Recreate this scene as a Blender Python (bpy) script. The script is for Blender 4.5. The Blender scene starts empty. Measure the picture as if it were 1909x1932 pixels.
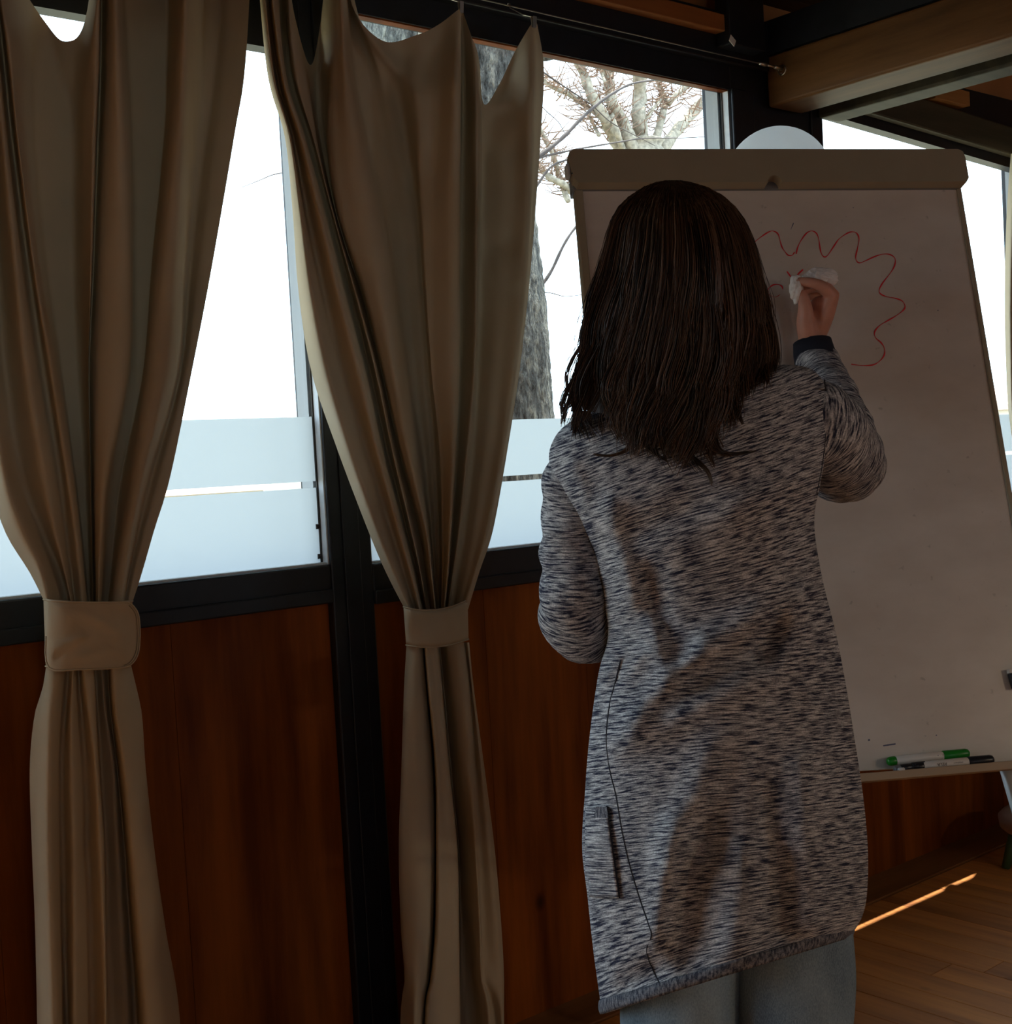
import bpy, bmesh, math, random
import numpy as np
from mathutils import Vector, Matrix
from mathutils.bvhtree import BVHTree
random.seed(7); rng = np.random.default_rng(7)
S = bpy.context.scene
COL = S.collection

# ------------------------------------------------------------------ camera
# world: the window wall is the plane y = 0 (room at y < 0, outdoors y > 0), x runs along it, floor z = 0
FPX, CX, CY = 2550.0, 954.5, 966.0
CAM = np.array([0.0, -2.2545, 1.25])
YAW, PITCH, ROLL = 0.8668, math.atan2(101, FPX), 0.055
F_ = np.array([math.cos(YAW)*math.cos(PITCH), math.sin(YAW)*math.cos(PITCH), -math.sin(PITCH)])
_R0 = np.array([math.sin(YAW), -math.cos(YAW), 0.0]); _U0 = np.cross(_R0, F_)
R_ = math.cos(ROLL)*_R0 - math.sin(ROLL)*_U0
U_ = math.sin(ROLL)*_R0 + math.cos(ROLL)*_U0
cd = bpy.data.cameras.new('camera'); cam = bpy.data.objects.new('camera', cd); COL.objects.link(cam)
cd.sensor_fit = 'HORIZONTAL'; cd.sensor_width = 36.0; cd.lens = 36.0*FPX/1909.0
cd.clip_start = 0.05; cd.clip_end = 500
cam.matrix_world = Matrix(((R_[0], U_[0], -F_[0], CAM[0]), (R_[1], U_[1], -F_[1], CAM[1]), (R_[2], U_[2], -F_[2], CAM[2]), (0, 0, 0, 1)))
S.camera = cam

# ------------------------------------------------------------------ world, sun, exposure
S.view_settings.view_transform = 'Standard'; S.view_settings.look = 'None'
S.view_settings.exposure = 0.0; S.view_settings.gamma = 1.0
S.view_settings.use_curve_mapping = False
S.cycles.use_denoising = True
S.cycles.max_bounces = 10; S.cycles.diffuse_bounces = 6; S.cycles.transparent_max_bounces = 16
S.cycles.sample_clamp_indirect = 6.0
wd = bpy.data.worlds.new('sky'); S.world = wd; wd.use_nodes = True
bg = wd.node_tree.nodes['Background']
bg.inputs[0].default_value = (0.68, 0.85, 1.0, 1); bg.inputs[1].default_value = 5.0
sd = bpy.data.lights.new('sun', 'SUN'); sd.energy = 14.0; sd.angle = 0.006; sd.color = (1.0, 0.93, 0.82)
sun = bpy.data.objects.new('sun', sd); COL.objects.link(sun)
SUN_DIR = Vector((-0.46, -0.160, -1.0)).normalized()
sun.rotation_euler = SUN_DIR.to_track_quat('-Z', 'Y').to_euler(); sun.location = (4, 6, 8)

# openings: x0, x1, z0, z1 on the window wall
BAYS = [(-1.95, -0.85, 0.10, 2.056), (-0.75, 0.33, 0.10, 2.056), (0.43, 1.451, 1.061, 2.056), (1.55, 2.735, 1.053, 2.157), (3.11, 4.22, 1.045, 2.15), (4.34, 5.3, 1.045, 2.15)]  # first two: added unseen full-height glazed doors, low light from the left
BACK_FILLWIN = [(-1.0, -0.5, 0.8, 1.8), (3.4, 4.0, 0.8, 1.8)]  # added back-wall openings, sized to set the fill light
ENDWIN = []   # glazed doors in the end wall: y0, y1, z0, z1
YB = -5.0
def portal(loc, rot, sx, sz):
    l = bpy.data.lights.new('window_portal', 'AREA'); l.shape = 'RECTANGLE'; l.size = sx; l.size_y = sz
    l.cycles.is_portal = True
    o = bpy.data.objects.new('window_portal', l); COL.objects.link(o); o.location = loc; o.rotation_euler = rot
for (x0, x1, z0, z1) in BAYS: portal(((x0+x1)/2, 0.10, (z0+z1)/2), (-math.pi/2, 0, 0), x1-x0, z1-z0)
for (x0, x1, z0, z1) in BACK_FILLWIN: portal(((x0+x1)/2, YB-0.05, (z0+z1)/2), (math.pi/2, 0, 0), x1-x0, z1-z0)

for (y0, y1, z0, z1) in ENDWIN: portal((-3.05, (y0+y1)/2, (z0+z1)/2), (math.pi/2, 0, -math.pi/2), y1-y0, z1-z0)

# ------------------------------------------------------------------ picture geometry
def ray(px, py): return F_ + (px-CX)/FPX*R_ - (py-CY)/FPX*U_
def P(px, py, d): return CAM + ray(px, py)*d                       # point at depth d
def W(px, py, y=0.0):
    r = ray(px, py); return CAM + r*((y-CAM[1])/r[1])              # point on plane y
def PX(px, py, x):
    r = ray(px, py); return CAM + r*((x-CAM[0])/r[0])
def PZ(px, py, z):
    r = ray(px, py); return CAM + r*((z-CAM[2])/r[2])

# ------------------------------------------------------------------ materials
def newmat(name):
    m = bpy.data.materials.new(name); m.use_nodes = True
    nt = m.node_tree; b = nt.nodes['Principled BSDF']
    return m, nt, b
def N(nt, t, **kw):
    n = nt.nodes.new(t)
    for k, v in kw.items(): setattr(n, k, v)
    return n
def ramp(nt, src, stops):
    r = N(nt, 'ShaderNodeValToRGB'); e = r.color_ramp.elements
    while len(e) < len(stops): e.new(0.5)
    for i, (p, c) in enumerate(stops): e[i].position = p; e[i].color = (*c, 1)
    nt.links.new(src, r.inputs[0]); return r
def coords(nt, scale, which='Object', rot=(0, 0, 0)):
    tc = N(nt, 'ShaderNodeTexCoord'); mp = N(nt, 'ShaderNodeMapping')
    mp.inputs['Scale'].default_value = scale; mp.inputs['Rotation'].default_value = rot
    nt.links.new(tc.outputs[which], mp.inputs[0]); return mp.outputs[0]
def noise(nt, vec, scale, detail=3, rough=.55):
    n = N(nt, 'ShaderNodeTexNoise'); n.inputs['Scale'].default_value = scale; n.inputs['Detail'].default_value = detail
    n.inputs['Roughness'].default_value = rough; nt.links.new(vec, n.inputs['Vector']); return n.outputs['Fac']
def bump(nt, b, h, strength, dist=0.002):
    n = N(nt, 'ShaderNodeBump'); n.inputs['Strength'].default_value = strength; n.inputs['Distance'].default_value = dist
    nt.links.new(h, n.inputs['Height']); nt.links.new(n.outputs[0], b.inputs['Normal'])
def plain(name, col, rough=.6, metal=0.0, spec=.5, var=0.0, vs=20):
    m, nt, b = newmat(name); b.inputs['Roughness'].default_value = rough; b.inputs['Metallic'].default_value = metal
    b.inputs['Specular IOR Level'].default_value = spec
    if var:
        f = noise(nt, coords(nt, (1, 1, 1)), vs, 4)
        lo = [max(0, c*(1-var)) for c in col]; hi = [min(1, c*(1+var)) for c in col]
        r = ramp(nt, f, [(.3, lo), (.7, hi)]); nt.links.new(r.outputs[0], b.inputs['Base Color'])
    else: b.inputs['Base Color'].default_value = (*col, 1)
    return m
def wood(name, dark, light, axis, rough=.5, knots=None, spec=.22, gs=9.0):
    m, nt, b = newmat(name); b.inputs['Roughness'].default_value = rough; b.inputs['Specular IOR Level'].default_value = spec
    sc = [gs]*3; sc[axis] = gs*0.09
    oi = N(nt, 'ShaderNodeObjectInfo')
    v = coords(nt, sc); add = N(nt, 'ShaderNodeVectorMath'); add.operation = 'ADD'
    mul = N(nt, 'ShaderNodeVectorMath'); mul.operation = 'MULTIPLY'; mul.inputs[1].default_value = (31, 57, 43)
    nt.links.new(oi.outputs['Random'], mul.inputs[0]); nt.links.new(v, add.inputs[0]); nt.links.new(mul.outputs[0], add.inputs[1])
    f = noise(nt, add.outputs[0], 1.6, 6, .62)
    r = ramp(nt, f, [(.32, dark), (.68, light)])
    out = r.outputs[0]
    hs = N(nt, 'ShaderNodeHueSaturation'); mr = N(nt, 'ShaderNodeMapRange')
    mr.inputs[3].default_value = .8; mr.inputs[4].default_value = 1.2
    nt.links.new(oi.outputs['Random'], mr.inputs[0]); nt.links.new(mr.outputs[0], hs.inputs['Value']); nt.links.new(out, hs.inputs['Color']); out = hs.outputs[0]
    if knots is not None:
        kc = [5.2]*3; kc[axis] = 3.6; kc[knots] = 0.0
        vo = N(nt, 'ShaderNodeTexVoronoi'); vo.inputs['Scale'].default_value = 1.0
        nt.links.new(coords(nt, kc), vo.inputs['Vector'])
        kr = ramp(nt, vo.outputs['Distance'], [(.03, (.22, .22, .22)), (.055, (.45, .42, .4)), (.10, (1, 1, 1))])
        mx = N(nt, 'ShaderNodeMixRGB'); mx.blend_type = 'MULTIPLY'; mx.inputs[0].default_value = .9
        nt.links.new(out, mx.inputs[1]); nt.links.new(kr.outputs[0], mx.inputs[2]); out = mx.outputs[0]
    nt.links.new(out, b.inputs['Base Color']); bump(nt, b, f, .15, .001)
    return m
M = {}
M['black_frame'] = plain('black_frame', (.010, .011, .015), .42, spec=.4, var=.3)
M['jamb_grey'] = plain('jamb_grey', (.60, .63, .66), .6, var=.1, vs=40)
M['reveal'] = plain('reveal', (.36, .37, .38), .6)
M['gasket'] = plain('gasket', (.03, .022, .016), .8)
M['wall_wood'] = wood('wall_wood', (.11, .022, .002), (.27, .068, .006), 2, .5, 1, .15)
M['floor_wood'] = wood('floor_wood', (.25, .082, .018), (.60, .235, .055), 1, .45, 2, .25, gs=7)
M['base_wood'] = wood('base_wood', (.17, .065, .02), (.30, .12, .04), 0, .4)
M['beam_wood'] = wood('beam_wood', (.08, .032, .009), (.22, .096, .030), 1, .55, 0)
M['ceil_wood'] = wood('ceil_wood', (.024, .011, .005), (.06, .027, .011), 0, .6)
M['dark_beam'] = wood('dark_beam', (.035, .030, .018), (.085, .07, .042), 0, .6)
M['purlin_wood'] = wood('purlin_wood', (.18, .055, .014), (.34, .115, .03), 0, .55)
M['block_wood'] = wood('block_wood', (.38, .17, .05), (.6, .3, .1), 0, .55)
M['room_wood'] = plain('room_wood', (.50, .225, .075), .6, var=.25, vs=3)
M['metal'] = plain('metal', (.62, .60, .55), .28, 1.0)
M['wire'] = plain('wire', (.35, .33, .3), .4, .9)
M['paper'] = plain('paper', (.7, .68, .64), .9)
M['skin'] = plain('skin', (.55, .25, .175), .5, var=.12, vs=30)
M['eye'] = plain('eye', (.7, .7, .7), .2)
M['sole'] = plain('sole', (.05, .05, .055), .8)
M['bark'] = None
def glass_mat():
    m = bpy.data.materials.new('clear_glass'); m.use_nodes = True; nt = m.node_tree; nt.nodes.remove(nt.nodes['Principled BSDF'])
    t = N(nt, 'ShaderNodeBsdfTransparent'); t.inputs[0].default_value = (.95, .97, .97, 1)
    g = N(nt, 'ShaderNodeBsdfGlossy'); g.inputs['Roughness'].default_value = .02
    x = N(nt, 'ShaderNodeMixShader'); x.inputs[0].default_value = .04; nt.links.new(t.outputs[0], x.inputs[1]); nt.links.new(g.outputs[0], x.inputs[2])
    nt.links.new(x.outputs[0], nt.nodes['Material Output'].inputs[0]); return m
M['glass'] = glass_mat()
def thin_mat(name, diff, trans, fac, weave=0.0):
    m = bpy.data.materials.new(name); m.use_nodes = True; nt = m.node_tree; nt.nodes.remove(nt.nodes['Principled BSDF'])
    d = N(nt, 'ShaderNodeBsdfDiffuse'); d.inputs[0].default_value = (*diff, 1)
    t = N(nt, 'ShaderNodeBsdfTranslucent'); t.inputs[0].default_value = (*trans, 1)
    if weave:
        v = coords(nt, (1, 1, 1)); f = noise(nt, v, 900, 2); f2 = noise(nt, v, 5, 3)
        r = ramp(nt, f2, [(.3, [c*.93 for c in diff]), (.7, [min(1, c*1.07) for c in diff])]); nt.links.new(r.outputs[0], d.inputs[0])
        bp = N(nt, 'ShaderNodeBump'); bp.inputs['Strength'].default_value = weave; bp.inputs['Distance'].default_value = .0006
        nt.links.new(f, bp.inputs['Height']); nt.links.new(bp.outputs[0], d.inputs['Normal'])
    x = N(nt, 'ShaderNodeMixShader'); x.inputs[0].default_value = fac
    nt.links.new(d.outputs[0], x.inputs[1]); nt.links.new(t.outputs[0], x.inputs[2])
    nt.links.new(x.outputs[0], nt.nodes['Material Output'].inputs[0]); return m
M['film'] = thin_mat('frosted_film', (.45, .48, .5), (.43, .445, .45), .80)
M['curtain'] = thin_mat('curtain_fabric', (.46, .37, .255), (.32, .25, .16), .03, .25)
M['tissue'] = thin_mat('tissue_paper', (.97, .97, .97), (.95, .95, .95), .3)
M['globe'] = thin_mat('opal_glass', (.86, .88, .9), (.97, .98, .99), .8)

# ------------------------------------------------------------------ mesh helpers
def lin(o): return np.array(o, dtype=float)
def mk(name, verts, faces, mat=None, parent=None, smooth=False, uvs=None):
    loc = np.array(parent['_base']) if parent is not None and '_base' in parent else np.zeros(3)
    me = bpy.data.meshes.new(name)
    me.from_pydata([tuple(np.asarray(v)-loc) for v in verts], [], [tuple(f) for f in faces]); me.update()
    if uvs is not None:
        ul = me.uv_layers.new(name='uv'); vi = np.empty(len(me.loops), dtype=np.int32); me.loops.foreach_get('vertex_index', vi)
        uv = np.asarray(uvs, dtype=np.float32)[vi] if len(uvs) == len(verts) else np.asarray(uvs, dtype=np.float32)
        ul.data.foreach_set('uv', uv.ravel())
    if smooth: me.polygons.foreach_set('use_smooth', [True]*len(me.polygons))
    if mat is not None: me.materials.append(mat)
    o = bpy.data.objects.new(name, me); COL.objects.link(o)
    if parent is not None:
        o.parent = parent
        if '_base' in parent: o['_base'] = list(loc)
    return o
def thing(name, loc, label=None, cat=None, group=None, kind=None):
    o = bpy.data.objects.new(name, None); COL.objects.link(o); o.location = tuple(loc); o['_base'] = [float(c) for c in loc]; o.empty_display_size = .05
    if kind: o['kind'] = kind
    if label: o['label'] = label
    if cat: o['category'] = cat
    if group: o['group'] = group
    return o
def child_base(o):   # lets a part that is a mesh parent sub-parts
    return o
def fix(name, verts, faces, cen):
    pass
BOXF = [(0, 1, 3, 2), (4, 6, 7, 5), (0, 4, 5, 1), (2, 3, 7, 6), (0, 2, 6, 4), (1, 5, 7, 3)]
class MB:
    def __init__(s): s.v = []; s.f = []
    def add(s, v, f):
        n = len(s.v); s.v += [np.asarray(q, dtype=float) for q in v]; s.f += [tuple(i+n for i in q) for q in f]; return s
    def box(s, x0, x1, y0, y1, z0, z1): return s.add([(x, y, z) for x in (x0, x1) for y in (y0, y1) for z in (z0, z1)], BOXF)
    def obox(s, c, ax, ay, az, hx, hy, hz):
        c = lin(c); return s.add([c+a*hx*lin(ax)+b*hy*lin(ay)+d*hz*lin(az) for a in (-1, 1) for b in (-1, 1) for d in (-1, 1)], BOXF)
    def tube(s, pts, rad, n=8, cap=True):
        pts = [lin(p) for p in pts]; rad = rad if hasattr(rad, '__len__') else [rad]*len(pts)
        v, f = [], []; prev = None
        for i, p in enumerate(pts):
            t = pts[min(i+1, len(pts)-1)]-pts[max(i-1, 0)]; t = t/(np.linalg.norm(t)+1e-12)
            if prev is None:
                a = np.cross(t, [0, 0, 1.0]);
                if np.linalg.norm(a) < .05: a = np.cross(t, [1.0, 0, 0])
            else: a = prev-t*(prev@t)
            a = a/np.linalg.norm(a); prev = a; b = np.cross(t, a)
            v += [p+rad[i]*(math.cos(2*math.pi*k/n)*a+math.sin(2*math.pi*k/n)*b) for k in range(n)]
        for i in range(len(pts)-1):
            for k in range(n): f.append((i*n+k, i*n+(k+1) % n, (i+1)*n+(k+1) % n, (i+1)*n+k))
        if cap: f += [tuple(range(n))[::-1], tuple(range((len(pts)-1)*n, len(pts)*n))]
        return s.add(v, f)
    def ball(s, c, r, n=12, m=8):
        c = lin(c); r = lin(r) if hasattr(r, '__len__') else lin([r]*3); v = [c+r*lin([0, 0, 1])]
        for i in range(1, m):
            th = math.pi*i/m
            v += [c+r*lin([math.sin(th)*math.cos(2*math.pi*k/n), math.sin(th)*math.sin(2*math.pi*k/n), math.cos(th)]) for k in range(n)]
        v.append(c-r*lin([0, 0, 1])); f = []
        for k in range(n): f.append((0, 1+k, 1+(k+1) % n))
        for i in range(m-2):
            for k in range(n): f.append((1+i*n+k, 1+(i+1)*n+k, 1+(i+1)*n+(k+1) % n, 1+i*n+(k+1) % n))
        L = len(v)-1
        for k in range(n): f.append((L, 1+(m-2)*n+(k+1) % n, 1+(m-2)*n+k))
        return s.add(v, f)
    def build(s, name, mat, parent=None, smooth=False): return mk(name, s.v, s.f, mat, parent, smooth)
def bevel(o, w, seg=2):
    b = o.modifiers.new('bevel', 'BEVEL'); b.width = w; b.segments = seg; b.limit_method = 'ANGLE'; return o
def boxo(name, x0, x1, y0, y1, z0, z1, mat, parent=None, bw=0.0):
    o = MB().box(x0, x1, y0, y1, z0, z1).build(name, mat, parent)
    return bevel(o, bw) if bw else o
def struct(o): o['kind'] = 'structure'; return o
def lbl(o, label, cat, group=None):
    o['label'] = label; o['category'] = cat
    if group: o['group'] = group
    return o
def cr(pts, n):   # Catmull-Rom through pts, n samples per span
    pts = [lin(p) for p in pts]; out = []
    for i in range(len(pts)-1):
        p0, p1, p2, p3 = pts[max(i-1, 0)], pts[i], pts[i+1], pts[min(i+2, len(pts)-1)]
        for k in range(n):
            t = k/n; out.append(.5*((2*p1)+(-p0+p2)*t+(2*p0-5*p1+4*p2-p3)*t*t+(-p0+3*p1-3*p2+p3)*t**3))
    out.append(pts[-1]); return out
def ip(x, xs, ys): return float(np.interp(x, xs, ys))

# ------------------------------------------------------------------ floor, walls, ceiling
X0, X1 = -3.0, 6.5
fl = struct(boxo('floor', X0, X1, YB, 0.12, -0.10, -0.022, M['gasket']))
pw = 0.092; x = X0; k = 0
while x < X1:
    cuts = [-0.115]; y = -0.115 - rng.uniform(.3, 1.6)
    if 0.2 < x < 5.2:
        while y > YB+.3: cuts.append(y); y -= rng.uniform(1.1, 2.0)
    cuts.append(YB)
    for a, b in zip(cuts[:-1], cuts[1:]):
        boxo('plank', x+.0007, x+pw-.0007, b+.0008, a-.0008, -.022, rng.uniform(-.0008, 0), M['floor_wood'], fl, .0012)
    x += pw
bs = struct(boxo('baseboard_left', X0, X1, -0.112, 0.03, -.022, 0.004, M['base_wood'])); bevel(bs, .003)

wl = struct(MB().box(X0, -1.95, .03, .14, -.02, 1.0).box(-1.95, .43, .03, .14, -.02, .08).box(.43, X1, .03, .14, -.02, 1.0).box(X0, X1, .03, .14, 2.30, 3.4).build('wall_left', M['room_wood']))
# wainscot boards, one by one
edges = [X0, -1.95, -1.94, -0.85, -0.75, 0.33, 0.43, 1.451, 1.55, 2.735, 3.11, 4.22, 4.34, 5.3, X1]
for a, b in zip(edges[0::2], edges[1::2]):
    if b-a < .2: continue
    if -1.95 <= b <= .34: continue
    n = max(2, round((b-a)/.30)); w = (b-a)/n
    for i in range(n):
        boxo('board', a+i*w+.0003, a+(i+1)*w-.0003, .012, .03, .0, 1.0, M['wall_wood'], wl, .0005)
# black posts
posts = [(-0.85, -0.75), (0.33, 0.43), (1.451, 1.55), (2.735, 3.11), (4.22, 4.34), (5.3, 5.45)]
for i, (a, b) in enumerate(posts):
    t = struct(boxo('trim_%d' % (i+1), a, b, -.006, .09, .004, 2.32, M['black_frame'])); bevel(t, .004)
    if b-a > .2:
        boxo('post_strip', a, a+.085, -.014, -.006, .004, 2.16, M['black_frame'], t, .003); boxo('post_strip', b-.05, b, -.014, -.006, .004, 2.16, M['black_frame'], t, .003)
    else: boxo('post_strip', a+.03, b-.03, -.010, -.006, .004, 2.3, M['black_frame'], t, .002)
# rails below the glass, heads above
def rail(name, a, b, z0, z1):
    o = struct(boxo(name, a, b, -.004, .12, z0, z1, M['black_frame'])); bevel(o, .004)
    boxo('rail_strip', a, b, -.011, -.004, z0, z0+.028, M['black_frame'], o, .003); return o
for i, (a, b, z0, z1) in enumerate(BAYS): rail('trim_%d' % (i+11), a, b, .02 if z0 < .5 else (.985 if b < 1.5 else .971), z0)
def wedge(name, a, b, y0, y1, za, zb, top, mat):
    v = [(a, y0, za), (b, y0, zb), (b, y0, top), (a, y0, top), (a, y1, za), (b, y1, zb), (b, y1, top), (a, y1, top)]
    return mk(name, v, [(0, 1, 2, 3), (7, 6, 5, 4), (0, 4, 5, 1), (1, 5, 6, 2), (2, 6, 7, 3), (3, 7, 4, 0)], mat)
struct(boxo('trim_21', X0, 1.451, -.005, .032, 2.056, 2.31, M['black_frame']))
struct(boxo('trim_22', 1.55, 2.735, -.005, .032, 2.157, 2.31, M['black_frame']))
struct(wedge('trim_23', 3.11, 4.22, -.005, .032, 2.146, 2.086, 2.31, M['black_frame']))
struct(boxo('trim_24', 4.34, X1, -.005, .032, 2.09, 2.31, M['black_frame']))
bevel(struct(boxo('trim_25', X0, 2.87, -.03, .0, 2.215, 2.34, M['black_frame'])), .004)   # upper stepped head
bevel(struct(boxo('trim_26', X0, 2.66, -.062, -.03, 2.276, 2.318, M['purlin_wood'])), .003)   # orange board above the head
# windows
def window(i, a, b, z0, z1, f1, f2, f3):
    w = thing('window_%d' % i, ((a+b)/2, .05, z0), kind='structure')
    yg = .022
    boxo('glass_pane', a, b, yg+.004, yg+.008, z0-.01, z1+.01, M['glass'], w)
    for (p, q) in (((z0, f1), (f2, f3)) if b > .4 else ()):  # no film on the added left doors, to let in more light
        mk('frosted_film', [(a+.002, yg, p), (b-.004, yg, p), (b-.004, yg, q), (a+.002, yg, q)], [(0, 1, 2, 3)], M['film'], w)
    boxo('jamb', b-.003, b, .0, yg, z0, z1, M['jamb_grey'], w); boxo('jamb', a, a+.003, .0, yg, z0, z1, M['jamb_grey'], w)
    boxo('gasket', b-.006, b-.003, yg-.004, yg, z0, z1, M['gasket'], w)
    boxo('glazing_bead', a, b, .004, yg-.001, z0, z0+.004, M['jamb_grey'], w)
    boxo('outer_reveal', b-.006, b+.002, yg+.010, yg+.050, z0-.02, z1+.02, M['reveal'], w); boxo('outer_reveal', a-.002, a+.006, yg+.010, yg+.050, z0-.02, z1+.02, M['reveal'], w)
    if b > 1.5:
        boxo('head_strip', a, b, .0, .02, z1-.003, z1, M['wall_wood'], w)
    if 3 < a < 4: boxo('sun_gap_bar', 3.875, 3.903, .008, yg-.001, 1.30, 1.56, M['black_frame'], w)  # added hidden bar, blocks the sun to break the floor strip
    for zz in (z0+.016, z0+.075):
        MB().tube([(b-.004, .022, zz), (b-.012, .022, zz)], .005, 8).build('screw', M['gasket'], w)
for i, (a, b, z0, z1) in enumerate(BAYS):
    if b < 1.5: window(i+1, a, b, z0, z1, 1.213, 1.226, 1.353)
    elif a < 2: window(i+1, a, b, z0, z1, 1.199, 1.211, 1.335)
    else: window(i+1, a, b, z0, z1, 1.172, 1.184, 1.303)
# added unseen eave outside, stepped in depth to shape the incoming sun
struct(boxo('trim_31', 3.6, X1, .09, .174, 2.33, 2.50, M['dark_beam'])); struct(boxo('trim_32', .6, 3.6, .09, .42, 2.33, 2.50, M['dark_beam'])); struct(boxo('trim_33', X0, .6, .09, .14, 2.33, 2.50, M['dark_beam']))
# other walls; the back windows are unseen, added for fill light
wb = struct(MB().box(X0, BACK_FILLWIN[0][0], YB-.1, YB, 0, 3.4).box(BACK_FILLWIN[0][1], BACK_FILLWIN[1][0], YB-.1, YB, 0, 3.4).box(BACK_FILLWIN[1][1], X1, YB-.1, YB, 0, 3.4)
            .box(BACK_FILLWIN[0][0], BACK_FILLWIN[0][1], YB-.1, YB, 0, 1.0).box(BACK_FILLWIN[0][0], BACK_FILLWIN[0][1], YB-.1, YB, 2.2, 3.4)
            .box(BACK_FILLWIN[1][0], BACK_FILLWIN[1][1], YB-.1, YB, 0, 1.0).box(BACK_FILLWIN[1][0], BACK_FILLWIN[1][1], YB-.1, YB, 2.2, 3.4).build('wall_back', M['room_wood']))
struct(boxo('wall_right', X1, X1+.1, YB, .14, 0, 3.4, M['room_wood']))
wf = MB().box(X0-.1, X0, YB, .14, 0, 3.4)
for (y0, y1, z0, z1) in ENDWIN: wf.box(X0-.1, X0, y0, y1, 0, z0).box(X0-.1, X0, y0, y1, z1, 3.4)
struct(wf.build('wall_front', M['room_wood']))
for i, (y0, y1, z0, z1) in enumerate(ENDWIN):
    w = thing('door_%d' % (i+1), (X0, (y0+y1)/2, z0), kind='structure')
    boxo('glass_pane', X0-.06, X0-.055, y0, y1, z0, z1, M['glass'], w)
    boxo('door_frame', X0-.08, X0-.02, (y0+y1)/2-.04, (y0+y1)/2+.04, z0, z1, M['black_frame'], w)
for i, (a, b, z0, z1) in enumerate(BACK_FILLWIN):  # invented windows behind the camera, fill light only
    w = thing('window_%d' % (i+8), ((a+b)/2, YB, z0), kind='structure')
    boxo('glass_pane', a, b, YB-.06, YB-.055, z0, z1, M['glass'], w)
    boxo('window_frame', (a+b)/2-.03, (a+b)/2+.03, YB-.07, YB-.01, z0, z1, M['black_frame'], w)
# ceiling of boards, sloping up into the room
def zc(y): return 2.42 + (-y)*0.16
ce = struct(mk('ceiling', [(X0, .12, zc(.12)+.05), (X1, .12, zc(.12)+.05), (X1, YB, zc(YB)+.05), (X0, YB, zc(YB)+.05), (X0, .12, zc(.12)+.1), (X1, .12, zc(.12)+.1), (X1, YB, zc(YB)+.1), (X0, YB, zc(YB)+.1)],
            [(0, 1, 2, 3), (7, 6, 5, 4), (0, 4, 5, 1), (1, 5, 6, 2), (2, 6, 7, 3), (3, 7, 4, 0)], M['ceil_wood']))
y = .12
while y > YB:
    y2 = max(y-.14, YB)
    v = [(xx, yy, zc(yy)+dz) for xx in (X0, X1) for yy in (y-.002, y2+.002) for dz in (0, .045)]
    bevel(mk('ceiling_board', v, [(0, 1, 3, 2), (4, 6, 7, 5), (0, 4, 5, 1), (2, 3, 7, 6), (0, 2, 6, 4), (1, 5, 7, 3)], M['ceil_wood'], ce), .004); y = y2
# beams across the room
def beam(x0, x1, z0, z1, ya, label, mat):
    o = MB().box(x0, x1, YB+.01, ya, z0, z1).build('ceiling_beam', mat); bevel(o, .008, 3); lbl(o, label, 'beam'); return o
beam(2.87, 3.01, 2.125, 2.256, -.018, 'brown timber ceiling beam with the curtain wire hook on its face', M['beam_wood'])
beam(3.083, 3.175, 2.122, 2.24, -.018, 'darker timber ceiling beam running close behind the hooked brown one', M['dark_beam'])
boxo('upper_beam', 2.868, 3.02, YB+.01, -.018, 2.258, 2.345, M['black_frame'])
lbl(bpy.data.objects['upper_beam'], 'black timber lying on top of the brown hooked ceiling beam', 'beam')
hb = mk('wall_beam', [(x, y, z+dz) for (x, z) in ((3.19, 2.167), (5.6, 2.045)) for y in (-.034, -.006) for dz in (0, .09)], BOXF, M['dark_beam']); bevel(hb, .006)
lbl(hb, 'grey-brown timber beam along the wall over the window beyond the flipchart', 'beam')
p = W(1800, 197, -.05); bk = boxo('wood_block', p[0]-.10, p[0]+.09, -.05, -.008, p[2]+.006, p[2]+.05, M['block_wood']); bevel(bk, .002)
lbl(bk, 'small pale orange wood block lying on the grey-brown wall beam', 'block')
br = boxo('roof_bracket', 2.66, 2.80, -.075, -.03, 2.243, 2.62, M['black_frame']); bevel(br, .004); lbl(br, 'black upright timber bracket under the ceiling beside the brown beam', 'bracket')
q = W(1384, 76, -.082); tg = thing('paper_tag', q, 'small tilted white paper tag stuck on the black ceiling bracket', 'tag')
t = MB().obox(q+lin([0, .004, 0]), (.82, 0, -.57), (0, 1, 0), (.45, 0, .9), .011, .0009, .0085).build('tag_sheet', M['paper'], tg)

# ------------------------------------------------------------------ curtain wire
YW = -.068
wa, wb_ = W(-1500, -650, YW), W(1437, 120, YW)
zw = W(1200, 66, YW)[2]
wi = thing('curtain_wire', (2.8, YW, zw), 'thin metal curtain wire stretched along the window heads to a hook', 'wire')
MB().tube([(-1.9, YW, zw), (2.79, YW, zw)], .0016, 6).build('cable', M['wire'], wi, True)
hx = W(1437, 120, YW)[0]
MB().tube([(hx-.01, YW, zw), (hx+.012, YW, zw), (hx+.02, YW, zw)], [.004, .0055, .004], 10).tube([(hx+.02, YW, zw), (2.862, YW, zw)], .003, 8).tube([(2.84, YW, zw), (2.869, YW, zw)], [.005, .006], 10).build('turnbuckle', M['metal'], wi, True)
MB().tube([(2.866, YW, zw-.012), (2.872, YW, zw-.012)], .001, 6).tube([(2.871, YW+.012*math.cos(a), zw-.004+.012*math.sin(a)) for a in np.linspace(0, 6.28, 14)], .002, 6).build('hook_eye', M['metal'], wi, True)

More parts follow.
